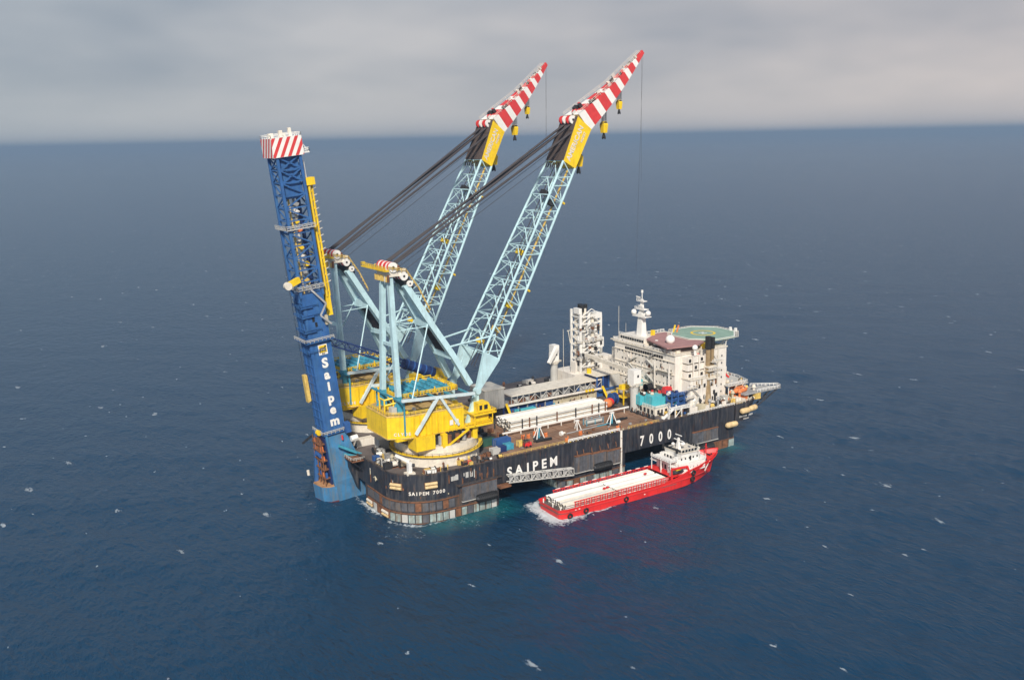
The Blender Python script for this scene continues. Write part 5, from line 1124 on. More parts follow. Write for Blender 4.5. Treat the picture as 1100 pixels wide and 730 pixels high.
# tank skid, forklift, small red gear
TK = thing('tank_skid', 'grey tank in a steel frame on the brown deck', 'tank', (85.5, 14.8, ZD)); MB().tube((81.6, 14.6, ZD+1.4), (89.2, 14.6, ZD+1.4), 1.05, 14).build('tank', 'pale_grey', TK)
for x in (81.2, 85.4, 89.5):
    for y in (13.4, 15.8): bar('post', 'teal', TK, (x, y, ZD), (x, y, ZD+2.7), .22, .22, 'box')
for y in (13.4, 15.8):
    for z in (.15, 2.7): bar('rail', 'grey', TK, (81.2, y, ZD+z), (89.5, y, ZD+z), .25, .25, 'box')
FK = thing('forklift', 'small red forklift truck on the deck near the blue container', 'forklift', (46.4, 6.0, ZD))
box('body', 'ship_red', FK, 46.0, 48.2, 5.3, 6.9, ZD+.5, ZD+1.6); box('counterweight', 'jib_red', FK, 48.2, 49.0, 5.4, 6.8, ZD+.5, ZD+1.9)
for x in (46.1, 47.9):
    for y in (5.35, 6.85): bar('guard_post', 'dark', FK, (x, y, ZD+1.6), (x, y, ZD+2.7), .12, .12, 'box')
box('guard_roof', 'dark', FK, 46.0, 48.0, 5.3, 6.9, ZD+2.7, ZD+2.8)
for x in (46.5, 48.3):
    for y in (5.2, 7.0): MB().tube((x, y-.15, ZD+.45), (x, y+.15, ZD+.45), .42, 12).build('wheel', 'black', FK)
for y in (5.6, 6.6): bar('mast', 'dark', FK, (45.8, y, ZD+.1), (45.8, y, ZD+4.6), .22, .22, 'box'); bar('fork', 'grey', FK, (44.4, y, ZD+.2), (45.8, y, ZD+.2), .2, .1, 'box')
def roller(x, y, m_, lab, s_=1.):
    t_ = thing('pipe_roller', lab, 'roller', (x, y, ZD), 'red rollers on the brown deck'); bar('frame', m_, t_, (x, y, ZD+.02), (x, y, ZD+1.0*s_), .9*s_, 1.2*s_, 'box'); bar('drum', m_, t_, (x-.6*s_, y, ZD+1.3*s_), (x+.6*s_, y, ZD+1.3*s_), .8*s_)
    for q_ in (-1, 1): bar('horn', m_, t_, (x+q_*.5*s_, y, ZD+1*s_), (x+q_*.7*s_, y, ZD+1.9*s_), .25*s_)
for x, y, lab in ((51.5, 15.2, 'behind the forklift, nearer the crane of a pair'), (53.8, 14.9, 'behind the forklift, nearer the trestle of a pair'), (60.3, 12.4, 'right beside the first splayed trestle'), (72.6, 6.2, 'alone between the white block and the hull edge'), (57.8, 16.4, 'between the first trestle and the pipe stack'), (88.5, 2.8, 'at the top of the white side pipe'), (63, 2.2, 'at the end of the white edge railing')): roller(x, y, 'orange', 'orange-red roller stand '+lab, .95)
def lump(name, lab, cat, parts, loc):
    t_ = thing(name, lab, cat, loc)
    for (nm, m_, a, c_, w, kd) in parts: bar(nm, m_, t_, a, c_, w, None, kd)
lump('bollard_block', 'white mushroom-shaped block lying on the brown deck beside a grey pipe', 'block', [('head', 'bright_white', (65.6, 10.0, ZD+.8), (66.6, 10, ZD+.8), 1.9, 'tube'), ('stem', 'cream', (66.6, 10, ZD+.8), (67.8, 10, ZD+.8), .9, 'tube')], (66, 10, ZD))
lump('loose_pipe', 'thin grey pipe lying along the brown deck from the white block', 'pipe', [('tube', 'grey', (68.5, 9.8, ZD+.35), (84, 10.4, ZD+.35), .45, 'tube'), ('end', 'teal', (84, 10.4, ZD+.35), (92, 10.6, ZD+.35), .5, 'tube')], (76, 10, ZD))
lump('loose_beam', 'dark steel beam bundle on deck behind the SAIPEM letters', 'beam', [('beam', 'dark', (52.5, 9.2, ZD+.4), (60.5, 8.7, ZD+.4), .7, 'box'), ('beam', 'black', (53, 8.3, ZD+.4), (60, 7.9, ZD+.4), .6, 'box')], (56, 9, ZD))
lump('hose_coil', 'dark hose bundle lying on deck beside the splayed trestle', 'hose', [('hose', 'black', (90, 11.2, ZD+.4), (101, 12.2, ZD+.5), .9, 'tube'), ('hose', 'dark', (91, 12.6, ZD+.4), (100, 13.2, ZD+.4), .8, 'tube'), ('fitting', 'bright_white', (93.6, 9.8, ZD+.5), (95.2, 9.8, ZD+.5), 1.3, 'tube')], (95, 12, ZD))
for i in range(8):
    x = 109.0+.4*(i % 2); y = 18.6-i*1.9
    t_ = thing('gas_bottle_rack', ORD[i]+' dark bottle rack from the pedestal crane along the brown deck end', 'rack', (x, y, ZD), 'bottle racks at the brown deck end')
    bar('frame', 'dark', t_, (x, y, ZD+.02), (x, y, ZD+.5), 1.3, 1.0, 'box')
    for q_ in (-.35, .05, .4): bar('bottle', random.choice(['dark', 'black', 'grey', 'rust']), t_, (x+q_, y, ZD+.5), (x+q_, y, ZD+random.uniform(1.4, 2.1)), .36)
# lattice gangway stowed on the hull side
GW = thing('gangway', 'grey lattice gangway hung along the hull below the SAIPEM letters', 'gangway', (48, -1.5, 8))
C4 = [[Vector((33.6+29.4*i/12, y, z0-(4.7 if True else 0)*i/12*.72)) for i in range(13)] for y, z0 in ((-2.4, 8.9), (-2.4, 11.6), (-.7, 11.6), (-.7, 8.9))]
for c_ in C4: bar('chord', 'pale_grey', GW, c_[0], c_[-1], .42)
for a, c_ in ((0, 1), (2, 3), (1, 2), (0, 3)): truss(GW, 'brace', 'pale_grey', C4[a], C4[c_], .3)
MB().box(29.5, 34.2, -3.0, -.1, 7.6, 8.3).build('landing', 'rust', GW)
for i in range(12): bar('mesh_panel', 'grey', GW, C4[0][i]+Vector((1.2, .5, .3)), C4[0][i]+Vector((1.2, .5, 2.3)), 1.5, .08, 'box', (0, -1, 0))
# black crawler lattice boom on the far deck
LC = thing('lattice_boom_crane', 'thin black lattice boom standing behind the ramp house', 'crane', (68, 74, ZD))
B0, B1 = Vector((66, 72, ZD+3)), Vector((70.5, 72, 42)); n = 9
C3 = [[(B0+o_*1.0).lerp(B1+o_*.6, i/n) for i in range(n+1)] for o_ in (Vector((-.9, 0, 0)), Vector((.9, 0, 0)), Vector((0, 1.4, 0)))]
for c_ in C3: bar('chord', 'black', LC, c_[0], c_[-1], .28)
for a, c_ in ((0, 1), (1, 2), (2, 0)): truss(LC, 'brace', 'black', C3[a], C3[c_], .2)
box('machinery', 'dark', LC, 62.5, 67.5, 70, 74.5, ZD+1.2, ZD+3.6); bar('boom_tip', 'black', LC, B1-Vector((.8, 0, 0)), B1+Vector((1, 0, 1)), 1.4, 1.2, 'box'); bar('line', 'rope', LC, B1, (62, 72, ZD+3.6), .1); bar('line', 'rope', LC, B1+Vector((.8, 0, 0)), (72.4, 72, ZD+8), .08); bar('hook_ball', 'jib_red', LC, (72.4, 72, 34), (72.4, 72, 35.5), .8)
for y in (70.2, 74.2): box('track', 'black', LC, 61.5, 68.5, y-.7, y+.7, ZD+.02, ZD+1.2)
# ---- clutter groups: winches, lockers, drums, fairleads
def clutter(n_, area, z, label, group, mats, smin, smax, tall=1.):
    for i in range(n_):
        x = random.uniform(*area[0]); y = random.uniform(*area[1]); s_ = random.uniform(smin, smax); m_ = random.choice(mats); kd = i % 4
        sw = ('small ' if s_ < smin+(smax-smin)*.33 else 'large ' if s_ > smin+(smax-smin)*.67 else 'mid-sized '); words = sw+{'dark': 'black', 'black': 'black', 'rust': 'rust-brown', 'grey': 'grey', 'pale_grey': 'pale grey', 'bright_white': 'white', 'white': 'off-white', 'yellow': 'yellow', 'pale_yellow': 'dull yellow', 'mid_blue': 'blue', 'teal': 'teal', 'orange': 'orange', 'cream': 'cream', 'jib_red': 'red', 'deck_grey': 'brown-grey', 'beige': 'beige', 'tan_roof': 'tan', 'hull_grey': 'dark grey', 'ship_red': 'bright red', 'dark_blue': 'navy'}[m_]
        if kd == 0:
            t_ = thing('deck_winch', words+' winch '+label, 'winch', (x, y, z), group); MB().tube((x-s_*.6, y, z+s_*.6), (x+s_*.6, y, z+s_*.6), s_*.42, 12).build('drum', m_, t_)
            for q_ in (-.62, .62): MB().tube((x+q_*s_-.05, y, z+s_*.6), (x+q_*s_+.05, y, z+s_*.6), s_*.58, 12).build('flange', 'dark', t_)
            MB().box(x-s_*.7, x+s_*.7, y-s_*.4, y+s_*.4, z+.01, z+.15).build('bed', 'rust', t_)
        elif kd == 1:
            t_ = thing('deck_locker', words+' locker '+label, 'locker', (x, y, z), group); MB().box(x-s_*.7, x+s_*.7, y-s_*.45, y+s_*.45, z+.1, z+s_*tall).build('body', m_, t_)
            MB().box(x-s_*.75, x+s_*.75, y-s_*.5, y+s_*.5, z+s_*tall, z+s_*tall+.12).build('lid', m_, t_); MB().box(x-s_*.6, x+s_*.6, y-s_*.4, y+s_*.4, z, z+.1).build('skid', 'dark', t_)
        elif kd == 2:
            t_ = thing('vent_post', words+' vent post '+label, 'vent', (x, y, z), group); MB().tube((x, y, z), (x, y, z+s_*1.5*tall), s_*.2, 8).build('pipe', m_, t_); MB().tube((x, y, z+s_*1.5*tall), (x, y, z+s_*1.5*tall+.5*s_), s_*.42, 10, s_*.2).build('cowl', m_, t_)
        else:
            t_ = thing('drum_pallet', words+' drums on a pallet '+label, 'drums', (x, y, z), group); MB().box(x-s_*.7, x+s_*.7, y-s_*.7, y+s_*.7, z+.01, z+.15).build('pallet', 'tan_roof', t_)
            for a, c_ in ((-.33, -.33), (.33, -.33), (-.33, .33), (.33, .33)): MB().tube((x+a*s_, y+c_*s_, z+.15), (x+a*s_, y+c_*s_, z+.15+s_*.9), s_*.29, 10).build('drum', m_, t_)
MIX = ['rust', 'grey', 'pale_grey', 'dark', 'white', 'pale_yellow', 'hull_grey']
clutter(26, ((-6.6, -1.0), (12, 34)), ZD, 'on the hull end below the crane house', 'gear at the hull end', MIX+['bright_white', 'mid_blue', 'mid_blue', 'beige'], 1.2, 2.4)
clutter(14, ((2, 12), (1.2, 3.6)), ZD, 'at the foot of the white crane pedestal', 'gear round the crane pedestal', MIX+['bright_white', 'pale_yellow'], .8, 1.6)
clutter(22, ((16, 33), (1.2, 6)), ZD, 'on the deck edge beside the crane pedestal', 'gear beside the crane pedestal', MIX+['bright_white', 'rust', 'jib_red', 'dark_blue', 'pale_yellow'], .9, 1.7)
clutter(44, ((126, 151), (1.5, 9)), ZD, 'on the bow deck edge under the accommodation block', 'gear along the bow deck edge', ['bright_white', 'white', 'cream', 'rust', 'dark', 'pale_yellow', 'pale_grey', 'grey'], 1.0, 2.4, 1.3)
clutter(40, ((152, 168), (2, 9)), ZD, 'on the bow overhang above the small ship name', 'gear on the bow overhang', ['pale_yellow', 'orange', 'orange', 'cream', 'rust', 'bright_white', 'beige', 'pale_yellow'], 1.2, 2.6, 1.2)
clutter(16, ((156, 168), (9, 28)), 24.2, 'on the upper bow platform', 'gear on the upper bow platform', ['orange', 'cream', 'pale_grey', 'pale_yellow', 'rust'], .7, 1.3)
clutter(22, ((98, 128), (72, 88)), ZD, 'along the far deck edge beside the pedestal crane', 'gear along the far deck edge', MIX+['white'], 1.0, 2.2)
clutter(14, ((62, 98), (60, 86)), ZD, 'on the far deck behind the pipe ramp', 'gear behind the pipe ramp', MIX, 1.0, 2.4)
clutter(10, ((64, 100), (42, 44.6)), ZD, 'in the shade along the ramp wall', 'gear along the ramp wall', ['dark', 'mid_blue', 'teal', 'grey', 'rust'], .8, 1.6)
clutter(10, ((112, 124), (35, 44)), ZD, 'between the pipe ramp and the white block', 'gear between ramp and block', ['grey', 'pale_grey', 'mid_blue', 'yellow', 'dark', 'orange'], 1.2, 2.2)
clutter(18, ((113, 125), (2, 8)), ZD, 'on the deck edge near the white stair frame', 'gear near the stair frame', ['pale_yellow', 'bright_white', 'rust', 'dark', 'cream', 'mid_blue', 'grey'], .7, 1.5)
clutter(16, ((113, 124), (10, 23)), ZD+7.4, 'on top of the turquoise containers', 'gear on the turquoise containers', ['bright_white', 'cream', 'dark', 'mid_blue', 'rust', 'jib_red'], .6, 1.2)
clutter(20, ((34, 50), (17, 40)), ZD, 'between the crane pedestal and the pipe stack', 'gear between pedestal and pipe stack', ['dark', 'black', 'rust', 'grey', 'mid_blue', 'pale_grey'], .8, 1.8)
clutter(14, ((52, 100), (37.5, 41)), ZD, 'behind the long white pipe stack', 'gear behind the pipe stack', ['dark', 'rust', 'grey', 'mid_blue', 'pale_yellow'], .8, 1.5)
clutter(14, ((62, 106), (2.4, 8)), ZD, 'on the open brown deck near the hull edge', 'gear on the open brown deck', ['dark', 'rust', 'grey', 'orange', 'pale_grey'], .35, .75)
# little white deck crane at the pedestal, dark davit, lifeboats at the bow
DC = thing('deck_crane', 'small white deck crane at the hull end below the yellow crane house', 'crane', (-2.8, 5.6, ZD))
bar('post', 'bright_white', DC, (-2.4, 5.6, ZD), (-2.4, 5.6, ZD+4.4), 1.5, 1.4, 'box'); MB().beam((-2.2, 5.6, ZD+4.6), (-5.8, 9.4, ZD+6.6), 1.1, 1.1, w1=.7, h1=.7).build('jib', 'bright_white', DC); box('base', 'cream', DC, -4, -.8, 4.2, 7, ZD+.01, ZD+.7); bar('counterweight', 'dark', DC, (-1.8, 5.4, ZD+3.2), (-.6, 5, ZD+3.2), 1.2)
DV = thing('davit', 'small dark davit with pale hook hanging over the hull end', 'davit', (-8, 20, ZD)); bar('post', 'dark', DV, (-7.4, 19, ZD), (-7.4, 19, ZD+2.8), .4); bar('arm', 'dark', DV, (-7.4, 19, ZD+2.8), (-10, 18.6, ZD+2.4), .35); bar('fall', 'rope', DV, (-9.8, 18.6, ZD+2.4), (-9.8, 18.6, 14.4), .1)
for a, c_ in (((-9.8, 18.6, 14.4), (-9.8, 17.2, 13.6)), ((-9.8, 18.6, 14.4), (-9.8, 20, 13.7)), ((-9.8, 18.6, 14.4), (-9.8, 18.3, 12.9))): bar('grapnel', 'beige', DV, a, c_, .4)
def lifeboat(x, y, z, lab):
    t_ = thing('lifeboat', lab, 'lifeboat', (x, y, z), 'lifeboats at the bow'); L_ = 8.2; b_ = MB(); prev = None
    st_ = [(-.5, .25), (-.42, .75), (-.25, 1), (.1, 1), (.32, .85), (.45, .5), (.5, .12)]; ring_ = []
    for f, r_ in st_: ring_.append([(x+f*L_, y+1.5*r_*math.cos(a), z+1.4+1.35*r_*math.sin(a)) for a in [2*math.pi*i/10 for i in range(10)]])
    for p, q_ in zip(ring_[:-1], ring_[1:]): b_.add(p+q_, [(i, (i+1) % 10, (i+1) % 10+10, i+10) for i in range(10)])
    b_.add(ring_[0], [tuple(range(9, -1, -1))]); b_.add(ring_[-1], [tuple(range(10))]); b_.build('hull', 'orange', t_, True)
    bar('canopy', 'orange', t_, (x-2.4, y, z+2.4), (x+1.8, y, z+2.4), 1.6, 1.2, 'box')
    for q_ in (-2.2, 2): bar('davit', 'cream', t_, (x+q_, y+1.9, z), (x+q_, y+.2, z+4.2), .4, .4, 'box'); bar('window', 'glass', t_, (x+q_*.5, y-.85, z+2.5), (x+q_*.5+.7, y-.85, z+2.5), .3, .3, 'box')
lifeboat(160, 5.8, 20.4, 'orange enclosed lifeboat on davits under the upper bow platform'); lifeboat(163.5, 12, 20.6, 'orange enclosed lifeboat further inboard behind the first at the bow')
BX = thing('bow_crane', 'small red crane post on the bow side of the white block', 'crane', (158, 22, 24.2)); bar('post', 'ship_red', BX, (157.8, 13.5, 24.2), (157.8, 13.5, 28.4), .8); MB().beam((157.8, 13.5, 28.2), (160.4, 13.5, 26), .7, .7).build('jib', 'ship_red', BX); bar('brace', 'ship_red', BX, (156.6, 13.5, 24.2), (157.8, 13.5, 28), .5)

# ---------------------------------------------------------------- supply ship (own frame: x forward from the stern, y to port, z from the waterline)
at((0, 0, 0))
SS = thing('supply_ship', 'red supply ship with white bridge moored beside the crane vessel', 'ship', (0, 0, 0))
LX = [0, .8, 3, 8, 20, 35, 48, 54, 60, 66, 71, 75, 78.5, 81, 82.4]
HBT = [6.1, 6.9, 7.3, 7.5, 7.5, 7.5, 7.5, 7.5, 7.4, 6.9, 5.9, 4.5, 2.9, 1.3, .12]     # half breadth at the top
HBW = [5.6, 6.6, 7.1, 7.4, 7.45, 7.45, 7.4, 7.2, 6.7, 5.4, 3.8, 2.3, 1.1, .4, .06]       # at the waterline
LXW = [.6, 1.2, 3.2, 8, 20, 35, 48, 54, 60, 65.6, 70, 73.2, 75.6, 77.3, 78.4]
ZTOP = [3.4, 3.4, 3.4, 3.4, 3.4, 3.45, 3.6, 4.3, 6.0, 6.7, 7.4, 7.8, 8.3, 8.7, 8.9]
nS = len(LX)
def sec(i, s_):
    P = []
    for f in (-.22, 0, .35, .7, 1.0):
        g_ = max(0, f); x = LXW[i]+(LX[i]-LXW[i])*g_**1.3 - (.6 if f < 0 and i > 10 else 0); hb = HBW[i]+(HBT[i]-HBW[i])*g_**1.5
        if f < 0: hb *= .93
        P.append((x, s_*hb, ZTOP[i]*f if f >= 0 else -1.6))
    return P
hb_ = MB()
for s_ in (-1, 1):
    S5 = [sec(i, s_) for i in range(nS)]
    for i in range(nS-1):
        for j in range(4):
            hb_.cur = 1 if j == 0 else 0
            q_ = [S5[i][j], S5[i+1][j], S5[i+1][j+1], S5[i][j+1]]; hb_.add(q_ if s_ < 0 else q_[::-1], [(0, 1, 2, 3)])
hb_.cur = 0; a, c_ = sec(0, -1), sec(0, 1)
for j in range(4): hb_.add([a[j], a[j+1], c_[j+1], c_[j]], [(0, 1, 2, 3)])
shp = hb_.build('hull', ['ship_red', 'antifoul'], SS)
def deck_at(i0, i1, z, inset, name, m_):
    b_ = MB()
    for i in range(i0, i1): b_.hexa([(LX[i], -HBT[i]+inset, z-.2), (LX[i+1], -HBT[i+1]+inset, z-.2), (LX[i+1], HBT[i+1]-inset, z-.2), (LX[i], HBT[i]-inset, z-.2), (LX[i], -HBT[i]+inset, z), (LX[i+1], -HBT[i+1]+inset, z), (LX[i+1], HBT[i+1]-inset, z), (LX[i], HBT[i]-inset, z)])
    return b_.build(name, m_, SS)
deck_at(0, 7, 2.2, .05, 'cargo_deck', 'deck_grey')
b_ = MB()
for i in range(8, nS-1):
    z0, z1 = ZTOP[i]-1.0, ZTOP[i+1]-1.0
    b_.add([(LX[i], -HBT[i]+.1, z0), (LX[i+1], -max(.1, HBT[i+1]-.1), z1), (LX[i+1], max(.1, HBT[i+1]-.1), z1), (LX[i], HBT[i]-.1, z0)], [(0, 1, 2, 3)])
b_.add([(60, -7.3, 5.0), (60, 7.3, 5.0), (52, 7.3, 4.9), (52, -7.3, 4.9)], [(3, 2, 1, 0)][:1])
b_.build('forecastle_deck', 'ship_red', SS)
# rubbing strake, bulwark cap, inner bulwark
for s_ in (-1, 1):
    b_ = MB(); k = MB(); q_ = MB()
    for i in range(nS-1):
        b_.beam((LX[i], s_*HBT[i], ZTOP[i]), (LX[i+1], s_*HBT[i+1], ZTOP[i+1]), .35, .2)
        if i < 11:
            P0, P1_ = sec(i, s_)[3], sec(i+1, s_)[3]; k.beam((P0[0], P0[1]+s_*.05, min(P0[2], 3.0)), (P1_[0], P1_[1]+s_*.05, min(P1_[2], 3.0)), .3, .3)
        if 0 < i < 7: q_.box(LX[i], LX[i+1], min(s_*(HBT[i]-.12), s_*(HBT[i]-.3)), max(s_*(HBT[i]-.12), s_*(HBT[i]-.3)), 2.2, ZTOP[i]-.05)
    b_.build('bulwark_cap', 'ship_red', SS); k.build('rubbing_strake', 'jib_red', SS); q_.build('bulwark', 'ship_red', SS)
# crash rails along the cargo deck: red open frames
for s_ in (-1, 1):
    for i in range(20):
        x = 7+i*2.4; y = s_*6.75
        fr_ = MB(); fr_.beam((x, y, 2.2), (x, y, 5.3), .22); fr_.beam((x+1.7, y, 2.2), (x+1.7, y, 5.3), .22)
        for z in (3.9, 4.6, 5.3): fr_.beam((x, y, z), (x+1.7, y, z), .16)
        fr_.build('crash_rail', 'ship_red', SS)
    bar('crash_rail_cap', 'ship_red', SS, (6.5, s_*6.75, 5.42), (56, s_*6.75, 5.42), .2, .2, 'box')
# white wash rails seen between them
for i in range(11): bar('rail_patch', 'bright_white', SS, (8+i*4.2, 6.9, 5.6), (10+i*4.2, 6.9, 5.6), .25, .18, 'box')
# superstructure
h1_ = MB(); h1_.prism([(56, -6.4), (70, -5.9), (73.4, -3.0), (73.4, 3.0), (70, 5.9), (56, 6.4)], 4.9, 9.0); dh = h1_.build('deckhouse', 'bright_white', SS)
h2_ = MB(); h2_.prism([(57, -5.2), (67.5, -5.0), (70.4, -2.8), (70.4, 2.8), (67.5, 5.0), (57, 5.2)], 9.0, 11.6); dh2 = h2_.build('deckhouse', 'bright_white', SS)
bp0 = [(58.6, -4.9), (66.6, -5.4), (69.4, -3.0), (69.4, 3.0), (66.6, 5.4), (58.6, 4.9)]; bp1 = [(58.8, -4.6), (66.2, -5.0), (68.4, -2.8), (68.4, 2.8), (66.2, 5.0), (58.8, 4.6)]
b_ = MB(); b_.add([(x, y, 11.6) for x, y in bp1]+[(x, y, 14.2) for x, y in bp0], [tuple(range(5, -1, -1)), tuple(range(6, 12))]+[(i, (i+1) % 6, (i+1) % 6+6, i+6) for i in range(6)]); wh = b_.build('wheelhouse', 'bright_white', SS)
MB().prism([(x+(x-63)*.06, y*1.07) for x, y in bp0], 14.2, 14.5).build('wheelhouse_roof', 'cream', SS)
for p, q_, n_ in ((bp1[0], bp1[1], 5), (bp1[1], bp1[2], 3), (bp1[2], bp1[3], 4), (bp1[3], bp1[4], 3), (bp1[5], bp1[0], 5)):
    for i in range(n_):
        f = (i+.5)/n_; x = p[0]+(q_[0]-p[0])*f; y = p[1]+(q_[1]-p[1])*f; d_ = Vector((q_[0]-p[0], q_[1]-p[1], 0)); w = d_.length/n_*.7; d_.normalize(); nn_ = Vector((d_.y, -d_.x, 0))
        bar('window', 'glass', wh, Vector((x, y, 12.7))+nn_*.22, Vector((x, y, 13.7))+nn_*.34, w, .12, 'box', nn_)
for lv, z, hw, xs_ in ((0, 6.4, 6.32, np.arange(58, 69, 1.9)), (1, 9.9, 5.2, np.arange(58.4, 67, 2.0))):
    for x in xs_: bar('porthole', 'glass', dh, (x, -hw+(x-56)*.036*(lv == 0)-.03, z), (x, -hw+(x-56)*.036*(lv == 0)-.03, z+.7), .6, .1, 'box', (0, -1, 0))
bar('door', 'dark', dh, (60.2, -6.34, 5.0), (60.2, -6.34, 6.9), .9, .1, 'box', (0, -1, 0)); bar('door', 'dark', dh, (63, -5.16, 9.1), (63, -5.16, 10.9), .8, .1, 'box', (0, -1, 0))
for z, P in ((9.0, [(56.2, 6.2), (56.2, -6.2), (69.8, -5.7), (73.2, -2.9), (73.2, 2.9)]), (11.6, [(57.2, 5), (57.2, -5), (67.3, -4.9), (70.2, -2.7)]), (14.5, [(59, 4.6), (59, -4.6), (66.5, -5.2), (69, -2.9)])): MB().rail([(x, y, z) for x, y in P], 1.0, 1.5, .06).build('railing', 'bright_white', SS)
# funnels / aft frame / mast
for s_ in (-1, 1):
    box('exhaust_casing', 'bright_white', SS, 56, 58.2, s_*3.9-.8, s_*3.9+.8, 5.0, 12.6); bar('exhaust_pipe', 'black', SS, (57.1, s_*3.9, 12.6), (57.1, s_*3.9, 14.4), 1.0)
    bar('platform_stay', 'bright_white', SS, (54, s_*5.2, 8.2), (54, s_*5.2, 8.5), 3.4, 1.8, 'box'); bar('vent_pipe', 'bright_white', SS, (54.6, s_*2.2, 5), (54.6, s_*2.2, 9.4), .8)
for x, y in ((52.6, -5.4), (52.6, 5.4), (52.6, 0)): bar('aft_post', 'bright_white', SS, (x, y, 4.9), (x, y, 11.4), .26, .26, 'box')
af = box('aft_bridge', 'bright_white', SS, 52.2, 56, -5.6, 5.6, 11.4, 11.6); MB().rail([(56, -5.5, 11.6), (52.3, -5.5, 11.6), (52.3, 5.5, 11.6)], 1.1, 1.3, .08).build('railing', 'bright_white', af)
for y in (-4.6, -2.6, -.8, 1.2, 3.2): bar('aft_opening', 'dark', SS, (55.96, y, 5.2), (55.96, y, 7.0), 1.0, .1, 'box', (-1, 0, 0)); bar('aft_opening', 'glass', SS, (56.96, y*.9, 9.8), (56.96, y*.9, 10.8), .9, .1, 'box', (-1, 0, 0))
for y in (-3.6, -1.2, 1.2, 3.6): bar('window', 'glass', wh, (58.7, y, 12.7), (58.62, y, 13.7), 1.6, .12, 'box', (-1, 0, 0))
mst = MB().beam((61.4, 0, 14.5), (61.4, 0, 20.2), 1.6, 1.4, w1=.6, h1=.6).build('mast', 'bright_white', SS)
for z, w in ((16.2, 2.6), (18.2, 1.8)): bar('yard', 'bright_white', mst, (61.4, -w, z), (61.4, w, z), .3, .3, 'box')
MB().sphere((62.2, -1.6, 17.4), 1.0, 12, 8).build('radar_dome', 'bright_white', mst, True); MB().sphere((60.6, 2.2, 16.6), .7, 12, 8).build('radar_dome', 'bright_white', mst, True)
bar('radar_bar', 'dark', mst, (62.6, -1.2, 15.8), (62.6, 1.4, 15.8), .35, .35, 'box'); bar('searchlight', 'dark', SS, (65, -3, 14.5), (65, -3, 15.7), .9); bar('aerial', 'dark', SS, (64, 3, 14.5), (64, 3, 19), .12)
bar('fore_mast', 'ship_red', SS, (76.0, 0, 6.3), (76.0, 0, 12.0), .45); bar('fore_mast_yard', 'ship_red', SS, (76.0, -.8, 10.6), (76.0, .8, 10.6), .25)
bar('windlass', 'ship_red', SS, (74.6, -1.8, 6.9), (74.6, 1.8, 6.9), 1.0); bar('windlass', 'dark', SS, (77.4, -.9, 7.2), (77.4, .9, 7.2), .7)
for x, y in ((72.8, -3.6), (72.8, 3.6), (79, 0)): bar('bollard', 'dark', SS, (x, y, 6.2), (x, y, 7.4), .6)
# rescue boat under a red cradle
rbt = MB()
for f0, f1, r0, r1 in ((-.5, -.36, .2, .8), (-.36, .2, .8, .9), (.2, .42, .9, .5), (.42, .5, .5, .1)): rbt.tube((55.4+f0*6, -6.6, 6.6), (55.4+f1*6, -6.6, 6.6), r0*1.0, 10, r1*1.0)
rbt.build('rescue_boat', 'dark', SS, True); bar('boat_cover', 'yellow', SS, (54.2, -6.6, 7.3), (56.4, -6.6, 7.4), 1.0, .5, 'box')
b_ = MB(); b_.beam((51.8, -7.0, 8.2), (59.6, -7.0, 7.7), .7, .7); b_.beam((59.6, -7, 7.9), (60.8, -7, 4.6), .9, .7); b_.beam((51.9, -7, 8.4), (51.9, -7, 4.0), .5, .5); b_.build('boat_cradle', 'ship_red', SS)
box('side_house', 'bright_white', SS, 59.6, 62.4, -7.1, -5.6, 4.9, 6.8)
# tyre fenders on the near side
for x, z in ((11.2, 1.3), (29.5, 1.5), (62.5, 2.2), (62.9, 4.6), (4.2, .8)):
    k = MB(); n = 14; y = -7.62 if x < 60 else -7.25
    for i in range(n):
        a, c_ = 2*math.pi*i/n, 2*math.pi*(i+1)/n; k.tube((x+.8*math.cos(a), y, z+.8*math.sin(a)), (x+.8*math.cos(c_), y, z+.8*math.sin(c_)), .36, 6)
    k.build('tyre_fender', 'black', SS); bar('tyre_chain', 'dark', SS, (x, y, z+.8), (x, y+.2, z+2.0), .12)
bar('bow_flash', 'bright_white', SS, (70.2, -5.66, 3.6), (74.2, -4.05, 6.6), .12, .5, 'box', (-.3, -1, 0)); bar('bow_flash', 'bright_white', SS, (70.2, -5.66, 3.6), (71.4, -4.75, 2.4), .12, .35, 'box', (-.3, -1, 0))
for x, z in ((6.4, 2.6), (8.0, 2.7), (38, 1.4)): bar('hull_mark', 'bright_white', SS, (x, -7.52, z), (x+.6, -7.52, z), .1, .3, 'box')
for x, y in ((1.6, -5.4), (1.6, 5.4), (2, 0)): bar('bollard', 'bright_white', SS, (x, y, 2.3), (x, y, 3.9), .5)
sq = Matrix.Translation((0, 0, 4.9)) @ Matrix.Diagonal((1, 1, .80, 1)) @ Matrix.Translation((0, 0, -4.9))
for o in [c_ for k in SS.children for c_ in (k, *k.children)]:
    if o.data is None: continue
    cs = [o.matrix_local @ v.co for v in o.data.vertices]; lo_ = min(v.z for v in cs); xm = sum(v.x for v in cs)/len(cs)
    if 50.5 < xm < 73.6 and lo_ > 4.85:
        if o.data.users == 1:
            for v in o.data.vertices: v.co = o.matrix_local.inverted() @ (sq @ (o.matrix_local @ v.co))
        else: o.matrix_local = sq @ o.matrix_local
SS_LOC = Vector((40.6, -17.2, 0)); SS_RZ = R(-.6)
SS.location = SS_LOC; SS.rotation_euler = (0, 0, SS_RZ)
rotm = Matrix.Rotation(SS_RZ, 3, 'Z')
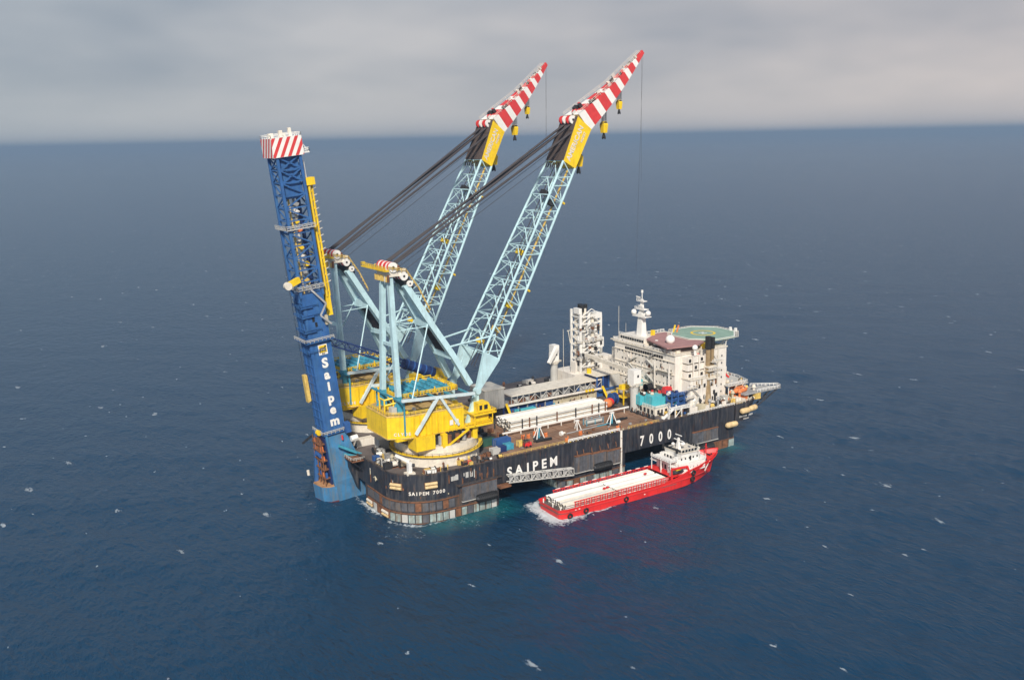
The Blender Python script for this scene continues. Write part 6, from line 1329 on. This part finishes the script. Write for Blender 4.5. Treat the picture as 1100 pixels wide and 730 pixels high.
# pipe cargo
sp1 = pipe_mesh(.40, 23.75, 'cream'); sp2 = pipe_mesh(.40, 23.75, 'bright_white')
sp3 = pipe_mesh(.40, 23.75, 'pale_grey')
for row in range(3):
    for half in range(2):
        for k in range(14 if row % 2 == 0 else 13):
            p = rotm @ Vector((3.4+half*23.9+random.uniform(-.6, .2)*(half == 0), -5.95+(k+.5*(row % 2))*.915, 2.72+row*.78+random.uniform(-.04, .06)))+SS_LOC
            if row == 2 and random.random() < .06: continue
            pipe(random.choice([sp1, sp2, sp2, sp3, sp2, sp1]), p, 'pale pipe on the supply ship, %s layer, %s half, %s from the crane vessel' % (('bottom', 'middle', 'top')[row], ('stern', 'bridge')[half], ORD[(13 if row % 2 == 0 else 12)-k]), 'pipes on the supply ship', SS_RZ)
for x, y, lab in ((23.8, -1.8, 'nearer the stern of a pair on the pipe cargo'), (25.4, -1.6, 'nearer the bridge of a pair on the pipe cargo'), (46.0, 1.5, 'alone on the pipe cargo close to the bridge')):
    p = rotm @ Vector((x, y, 5.2))+SS_LOC; t_ = thing('lashing_block', 'small red lashing block '+lab, 'block', p, 'lashing blocks on the pipe cargo'); bar('block', 'ship_red', t_, p-Vector((.5, 0, 0)), p+Vector((.5, 0, 0)), .6, .5, 'box'); bar('shackle', 'dark', t_, p+Vector((.5, 0, 0)), p+Vector((.9, 0, 0)), .3)
at((0, 0, 0))

# ---------------------------------------------------------------- sea haze: one closed box of thin even air round everything
hz = MB().box(-280000, 280000, -280000, 280000, -12, 190).build('haze', 'white')
hz.data.materials.clear(); m = bpy.data.materials.new('haze'); m.use_nodes = True; t = m.node_tree; t.nodes.remove(t.nodes['Principled BSDF'])
pv = t.nodes.new('ShaderNodeVolumePrincipled'); pv.inputs['Color'].default_value = (.44, .61, .82, 1); pv.inputs['Density'].default_value = 1.3e-4; pv.inputs['Anisotropy'].default_value = .2
t.links.new(pv.outputs[0], t.nodes['Material Output'].inputs['Volume']); hz.data.materials.append(m); tag(hz, 'thin pale sea haze over the whole scene', None, None, 'stuff')
